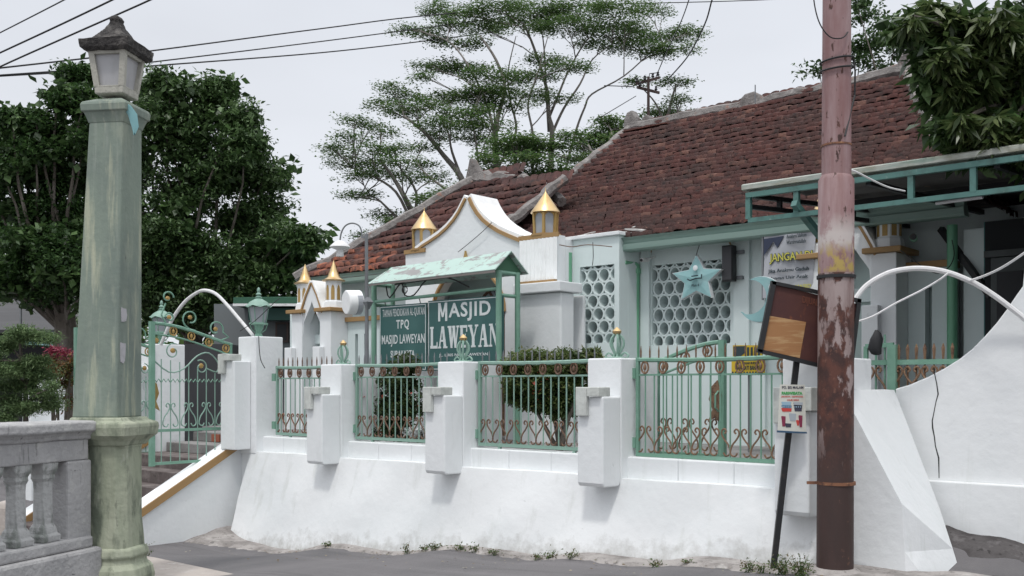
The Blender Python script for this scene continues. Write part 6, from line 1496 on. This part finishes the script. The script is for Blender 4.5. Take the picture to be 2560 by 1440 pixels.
# ---- shrubs in the yard
def wpt(x, y, t): s_, z_ = pw(x, y, t); v = W((s_, t, z_)); return v
def well(x, y, t, hw, hh, dd=1.0):
    v = wpt(x, y, t); Y = v.y; return (v.x, v.y, v.z, hw/F*Y, hw/F*Y*dd, hh/F*Y)
L_red = leafmat('red_new_leaves', [(.05,.06,.02),(.03,.06,.02),(.05,.09,.03),(.20,.05,.03),(.04,.07,.02)], .3)
L_shr = leafmat('shrub_leaves', [(.03,.052,.018),(.045,.08,.025),(.07,.11,.035),(.06,.06,.025)], .3, .5)
L_top = leafmat('clipped_shrub_leaves', [(.06,.10,.03),(.09,.14,.04),(.12,.165,.05),(.17,.17,.06)], .35, .5)
m_petal = leafmat('red_shoots', [(.30,.04,.03),(.40,.08,.05),(.22,.05,.03)], .3); m_wpet = leafmat('white_petals', [(.7,.72,.72),(.6,.62,.62)], .3)
e1_ = [well(1000,960,.75,62,48),(*well(1000,1020,.75,66,50),),(*well(985,1068,.75,58,28),),(*well(1015,915,.75,44,24),),(*well(960,1000,.75,34,34),)]
ext = np.concatenate([np.array(e[:3])+rng.normal(size=(16,3))*np.array(e[3:])*.55 for e in e1_[:3]])
bush('shrub', 'leafy shrub with reddish shoots behind the green railing below the boards', 'shrub', e1_, (e1_[1][0], e1_[1][1], 1.0), L_shr, .055, .12, 70, extra=(ext, .06, m_petal))
ext2 = [well(1052,1070,.5,16,20),well(1030,1080,.5,26,8)]
bush('flowering_plant', 'low plant with white flowers at the foot of the red-leaved shrub', 'plant', ext2, (ext2[0][0], ext2[0][1], 1.0), m_wpet, .035, .05, 12, asp=.8)
e2_ = [well(1380,905,.85,118,32,.55),well(1380,950,.85,112,40,.55),well(1330,990,.85,60,40,.7),well(1400,1010,.85,52,34,.8),well(1290,920,.85,40,38,.7),well(1470,900,.85,40,26,.7),well(1305,975,.85,42,36,.8)]
bt = thing('topiary_bush', 'rounded clipped bush with brown stems spilling over the middle railing', 'shrub', (*wpt(1395,1120,.85)[:2], 1.0), 0)
mb = MB(); ft = (*wpt(1400,1120,.85)[:2], .97)
for x, y in ((1330,1000),(1375,1010),(1400,990),(1430,1000),(1350,960),(1455,960)): branch(mb, ft, wpt(x,y,.85), .035, .012, .15)
part('trunk', mb, m_trunk, bt)
leafmesh('crown', clumps(e2_, .10, 85, .45, 4.5), .045, L_top, bt)
leafmesh('inner_foliage', clumps([(a,b,c-.02,d*.8,e*.8,f*.8) for a,b,c,d,e,f in e2_[1:]], .12, 90, .1, 4), .07, L_shr, bt)
ext3 = np.concatenate([np.array(well(1345,965,.6,30,40)[:3])+rng.normal(size=(40,3))*np.array([.06,.06,.09])]); leafmesh('blossoms', ext3, .035, m_petal, bt, aspect=.8)
# bonsai-like conifer and red shrubs, far left behind balustrade
L_con = leafmat('conifer_sprays', [(.08,.13,.055),(.11,.18,.075),(.15,.23,.095),(.18,.25,.11)], .3, .6)
cn = pads_to_ell([(60,838,52,18),(110,848,40,12),(20,860,40,18),(90,900,40,10),(55,915,60,14),(20,930,40,14),(90,940,50,14),(40,960,60,12),(100,985,50,12),(30,1000,40,12),(70,1020,60,12),(120,1010,40,10),(15,1045,30,10),(-30,900,40,40),(-40,990,40,40),(135,965,24,8)], 13.2, .25, .8)
ct = thing('layered_conifer', 'cloud-pruned conifer with layered soft sprays above the stone balustrade', 'tree', (P(40,1150,13.2)[0],13.2,-.2), 0)
mb = MB(); ft = Vector((P(30,1150,13.2)[0],13.2,-.2)); tp_ = Vector(P(50,850,13.2)); pts = branch(mb, ft, tp_, .06, .02, .1, 9)
for e in cn: branch(mb, min(pts, key=lambda p: abs(p.z-e[2]+.1)), e[:3], .018, .006, .1)
part('trunk', mb, m_trunk, ct)
leafmesh('crown', clumps(cn, .12, 130, .2, 4.5), .05, L_con, ct, aspect=.25, droop=.1)
rdp = pads_to_ell([(145,878,24,12),(165,888,22,10),(130,890,20,9)], 14.6, .2, .8)
bush('red_shrub', 'magenta-red leaved shrub beside the layered conifer', 'shrub', rdp, (P(150,1000,14.6)[0],14.6,.2), leafmat('magenta_leaves', [(.22,.03,.06),(.32,.05,.09),(.15,.04,.05)], .3), .05, .11, 60)
orp = pads_to_ell([(140,918,34,16),(170,925,30,20),(185,900,20,20),(110,912,24,12),(160,960,26,24),(175,1000,18,22)], 14.3, .2, .8)
bush('croton_shrub', 'orange and green leaved shrub beneath the magenta one', 'shrub', orp, (P(150,1040,14.3)[0],14.3,.1), leafmat('croton_leaves', [(.05,.08,.02),(.10,.11,.03),(.22,.09,.03),(.04,.07,.02),(.16,.05,.03)], .3), .055, .13, 65)
# foliage showing behind hall and bank (low hedge mass)
hd = pads_to_ell([(250,800,90,30),(400,800,90,40),(540,800,90,24),(60,720,60,26),(640,700,60,30)], 25.5, .4, .6)
bush('hedge', 'dark shaded hedge under the big tree behind the gate', 'hedge', hd, (P(400,940,25.5)[0],25.5,.2), L_dark, .13, .4, 90)
# weeds along the foot of the wall
L_weed = leafmat('weed_leaves', [(.06,.11,.025),(.09,.15,.04),(.15,.14,.07),(.17,.13,.08)], .35)
def weed(x, t, h, w_, n, label):
    s_ = ps(x, t); z = ground(s_, t)+.02; b = W((s_, t, z)); c = thing('weed', label, 'weed', tuple(b), 0, group='weeds at the foot of the wall')
    st_ = MB()
    for k in range(max(3, n//14)):
        e = b+Vector((rnd.uniform(-w_,w_), rnd.uniform(-w_,w_)*.4, h*rnd.uniform(.5,1))); st_.tube([b+Vector((rnd.uniform(-w_,w_)*.5,0,-.02)), b.lerp(e,.5), e], [.003,.002,.001], 4)
    part('stems', st_, m_mid_weed, c)
    cen = np.array(b)+np.stack([rng.normal(size=n)*w_*.55, rng.normal(size=n)*w_*.25, np.abs(rng.normal(size=n))*h*.4],1)
    leafmesh('leaves', cen, .028, L_weed, c, aspect=.45, droop=-.35)
m_mid_weed = M('weed_stem', (.07,.12,.04), rough=.8)
for x, t, h, w_, n, lb in ((1016,-.42,.13,.035,70,'small upright weed against the middle of the white wall'),(818,-.42,.05,.05,50,'short weed tuft left along the wall foot'),(1086,-.42,.06,.08,110,'low weed tuft just right of the upright weed'),(1060,-.42,.05,.05,50,'tiny weed tuft right beside the upright weed'),
        (1150,-.42,.05,.07,70,'low weed tuft beneath the topiary railing, left part'),(1185,-.42,.07,.06,70,'bushier weed tuft beneath the pier in the middle'),(1235,-.42,.05,.07,60,'thin weed tuft right of the middle pier'),(1345,-.44,.06,.06,60,'weed tuft below the topiary bush'),(1375,-.44,.09,.06,80,'taller weed tuft below the topiary bush'),(1430,-.44,.06,.07,70,'weed tuft below the third pier'),
        (1640,-.5,.05,.08,60,'scant weeds below the rightmost railing'),(1720,-.5,.04,.05,40,'tiny weeds well right of the third pier'),(1872,-.55,.10,.07,90,'weed tuft just left of the leaning post foot'),(1905,-.6,.06,.06,60,'small weed touching the leaning post foot'),(1950,-.62,.13,.10,200,'thick weed tuft between leaning post and rusty pole'),(2000,-.62,.16,.10,220,'grassy weed clump at the foot of the rusty pole')):
    weed(x, t, h, w_, n, lb)
wv = P(352, 1395, 10.9); 
c = thing('weed', 'spindly weed beside the green column pedestal', 'weed', (wv[0], wv[1], wv[2]), 0, group='weeds at the foot of the wall')
mb = MB()
for k in range(9): e = Vector(wv)+Vector((rnd.uniform(-.03,.13), rnd.uniform(-.06,.06), rnd.uniform(.05,.20))); mb.tube([Vector(wv)-Vector((0,0,.05)), e], [.004,.0015], 4)
part('stems', mb, m_mid_weed, c); leafmesh('leaves', np.array(wv)+np.stack([rng.uniform(-.04,.13,70), rng.normal(size=70)*.03, rng.uniform(0,.17,70)],1), .03, L_weed, c)

# dry leaves and grit gathered along the wall foot
lt_ = thing('leaf_litter', 'scattered dry leaves and bits along the foot of the white wall', 'leaf litter', (0,0,0), 0, kind='stuff')
lp__ = []
for k in range(420):
    s_ = rng.uniform(-4.7, 4.0); t_ = -.34-abs(rng.normal())*.16 if k % 3 else rng.uniform(-1.6,-.3); w_ = W((s_, t_, ground(s_, t_)+.022)); lp__.append(tuple(w_))
leafmesh('leaves', np.array(lp__), .028, leafmat('dry_leaves', [(.16,.10,.05),(.10,.07,.04),(.24,.18,.10),(.30,.28,.24),(.08,.09,.04)], .1), lt_, aspect=.6, droop=0, flat=.95)
# ================================================================ BACKGROUND BUILDINGS
def wbox(name, label, cat, x0, x1, y0, y1, Y, dep, mat, roofm=None, zf=None, **k):
    a, b = P(x0, y1, Y), P(x1, y0, Y); o_ = thing(name, label, cat, (a[0], Y, zf if zf is not None else -.3), 0)
    part('wall', MB().box(a[0], b[0], Y, Y+dep, -.4, b[2]), mat, o_); return o_, a, b
h_, a, b = wbox('hall', 'long dark grey hall with a broad tin roof at far left behind the trees', 'building', -260, 200, 835, 1100, 30, 8, m_dgrey)
zr_, ze_ = P(0,722,30)[2], P(0,826,29)[2]
part('roof', MB().add([(a[0]-1,28.6,ze_),(b[0]+2.2,28.6,ze_),(b[0]+.6,33,zr_+.2),(a[0]-1,33,zr_+.2),(a[0]-1,28.6,ze_-.12),(b[0]+2.2,28.6,ze_-.12)], [(0,1,2,3),(0,4,5,1)]), M('dark_tin_roof', (.035,.034,.036), [((.06,.06,.062),(.3,3,3),.45,.65,.7,1)], .6), h_)
part('eave_strip', MB().box(a[0]-1, b[0]+2.2, 28.55, 28.59, ze_-.10, ze_-.02), m_dgrey, h_)
part('awning', MB().prism([(P(80,0,28)[0],P(0,850,28)[2]),(P(190,0,28)[0],P(0,845,28)[2]),(P(190,0,28)[0],P(0,868,28)[2]),(P(80,0,28)[0],P(0,862,28)[2])], 27.6, 28.4, 'y'), m_tealp, h_)
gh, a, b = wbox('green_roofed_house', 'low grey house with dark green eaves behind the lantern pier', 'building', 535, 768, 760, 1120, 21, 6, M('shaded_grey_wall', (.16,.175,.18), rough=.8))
z0_, z1_ = P(0,765,20.4)[2], P(0,742,21)[2]; xa, xb = P(590,0,20.4)[0], P(775,0,20.4)[0]
part('roof', MB().prism([(20.2,z0_-.0),(20.2,z0_+.16),(23.8,z1_+.25),(27.4,z0_+.1),(27.4,z0_)], xa, xb+.4, 'x'), M('dark_green_eave', (.03,.10,.06), rough=.6), gh)
part('eave_trim', MB().box(xa, xb+.4, 20.16, 20.19, z0_-.02, z0_+.03), m_wpipe, gh)
part('eave_shade', MB().box(P(620,0,20.6)[0], P(742,0,20.6)[0], 20.6, 20.9, P(0,800,20.6)[2], z0_-.03), M('green_awning', (.04,.10,.085), rough=.6), gh)
w0, w1 = P(689,856,20.95), P(721,806,20.95)
part('window', MB().box(w0[0], w1[0], 20.93, 20.99, w0[2], w1[2]), M('brown_window_frame', (.07,.045,.04), rough=.6), gh); part('pane', MB().box(w0[0]+.04, w1[0]-.04, 20.915, 20.928, w0[2]+.04, w1[2]-.04), m_dgrey, gh)
part('wall', MB().box(P(742,0,20)[0], P(775,0,20)[0], 19.4, 20.9, -.3, P(0,790,20)[2]), m_mint, gh)
dg = solo('dark_mass', MB().box(P(430,0,19)[0], P(572,0,19)[0], 19, 21.5, -.3, P(0,860,19)[2]), m_dgrey, 'plain dark grey shed seen through the open gate leaf', 'shed', P(450,1000,19), 0)
for nm, x, Y, z1x in (('lamp_post', 52, 24, 722),):
    lp_ = thing(nm, 'slim grey lamp post in front of the far left hall', 'lamp post', P(52, 950, 24), 0)
    part('pole', MB().tube([P(52,980,24),P(52,722,24)], .03, 6), m_steel, lp_); part('rung', MB().tube([P(52,724,24),P(44,724,24),P(44,752,24),P(52,752,24)], .015, 4), m_steel, lp_)
lp2 = thing('street_lamp', 'white lamp with a curved arm in front of the far left hall', 'street lamp', P(4, 980, 23), 0)
part('pole', MB().tube([P(-8,980,23),P(-6,760,23),P(0,735,23)], .03, 6), m_steel, lp2); part('arm', MB().tube(smooth_path([P(0,735,23),P(8,718,23),P(22,711,23),P(34,714,23),P(44,712,23)], 4), .025, 6), m_wpipe, lp2); part('lamp_shade', MB().lathe([(.02,.12),(.06,.10),(.17,.02),(.18,0),(.05,-.02)], P(8,748,23), 12), m_lgreen, lp2)
# distant low tree belt closing the horizon
belt = []
for k in range(150):
    an = lin(-1.35, 1.35, 150)[k]; d = 95+rng.uniform(-12,12); h = rng.uniform(2.0,4.5); belt.append((d*math.sin(an), d*math.cos(an), h*.6, 5, 3, h))
bo = leafmesh('distant_trees', clumps(belt, 1.6, 20, .3), 1.3, L_fea, thing('tree_belt', 'low belt of distant trees along the horizon', 'trees', (0,95,0), 0, kind='stuff'), aspect=.8)
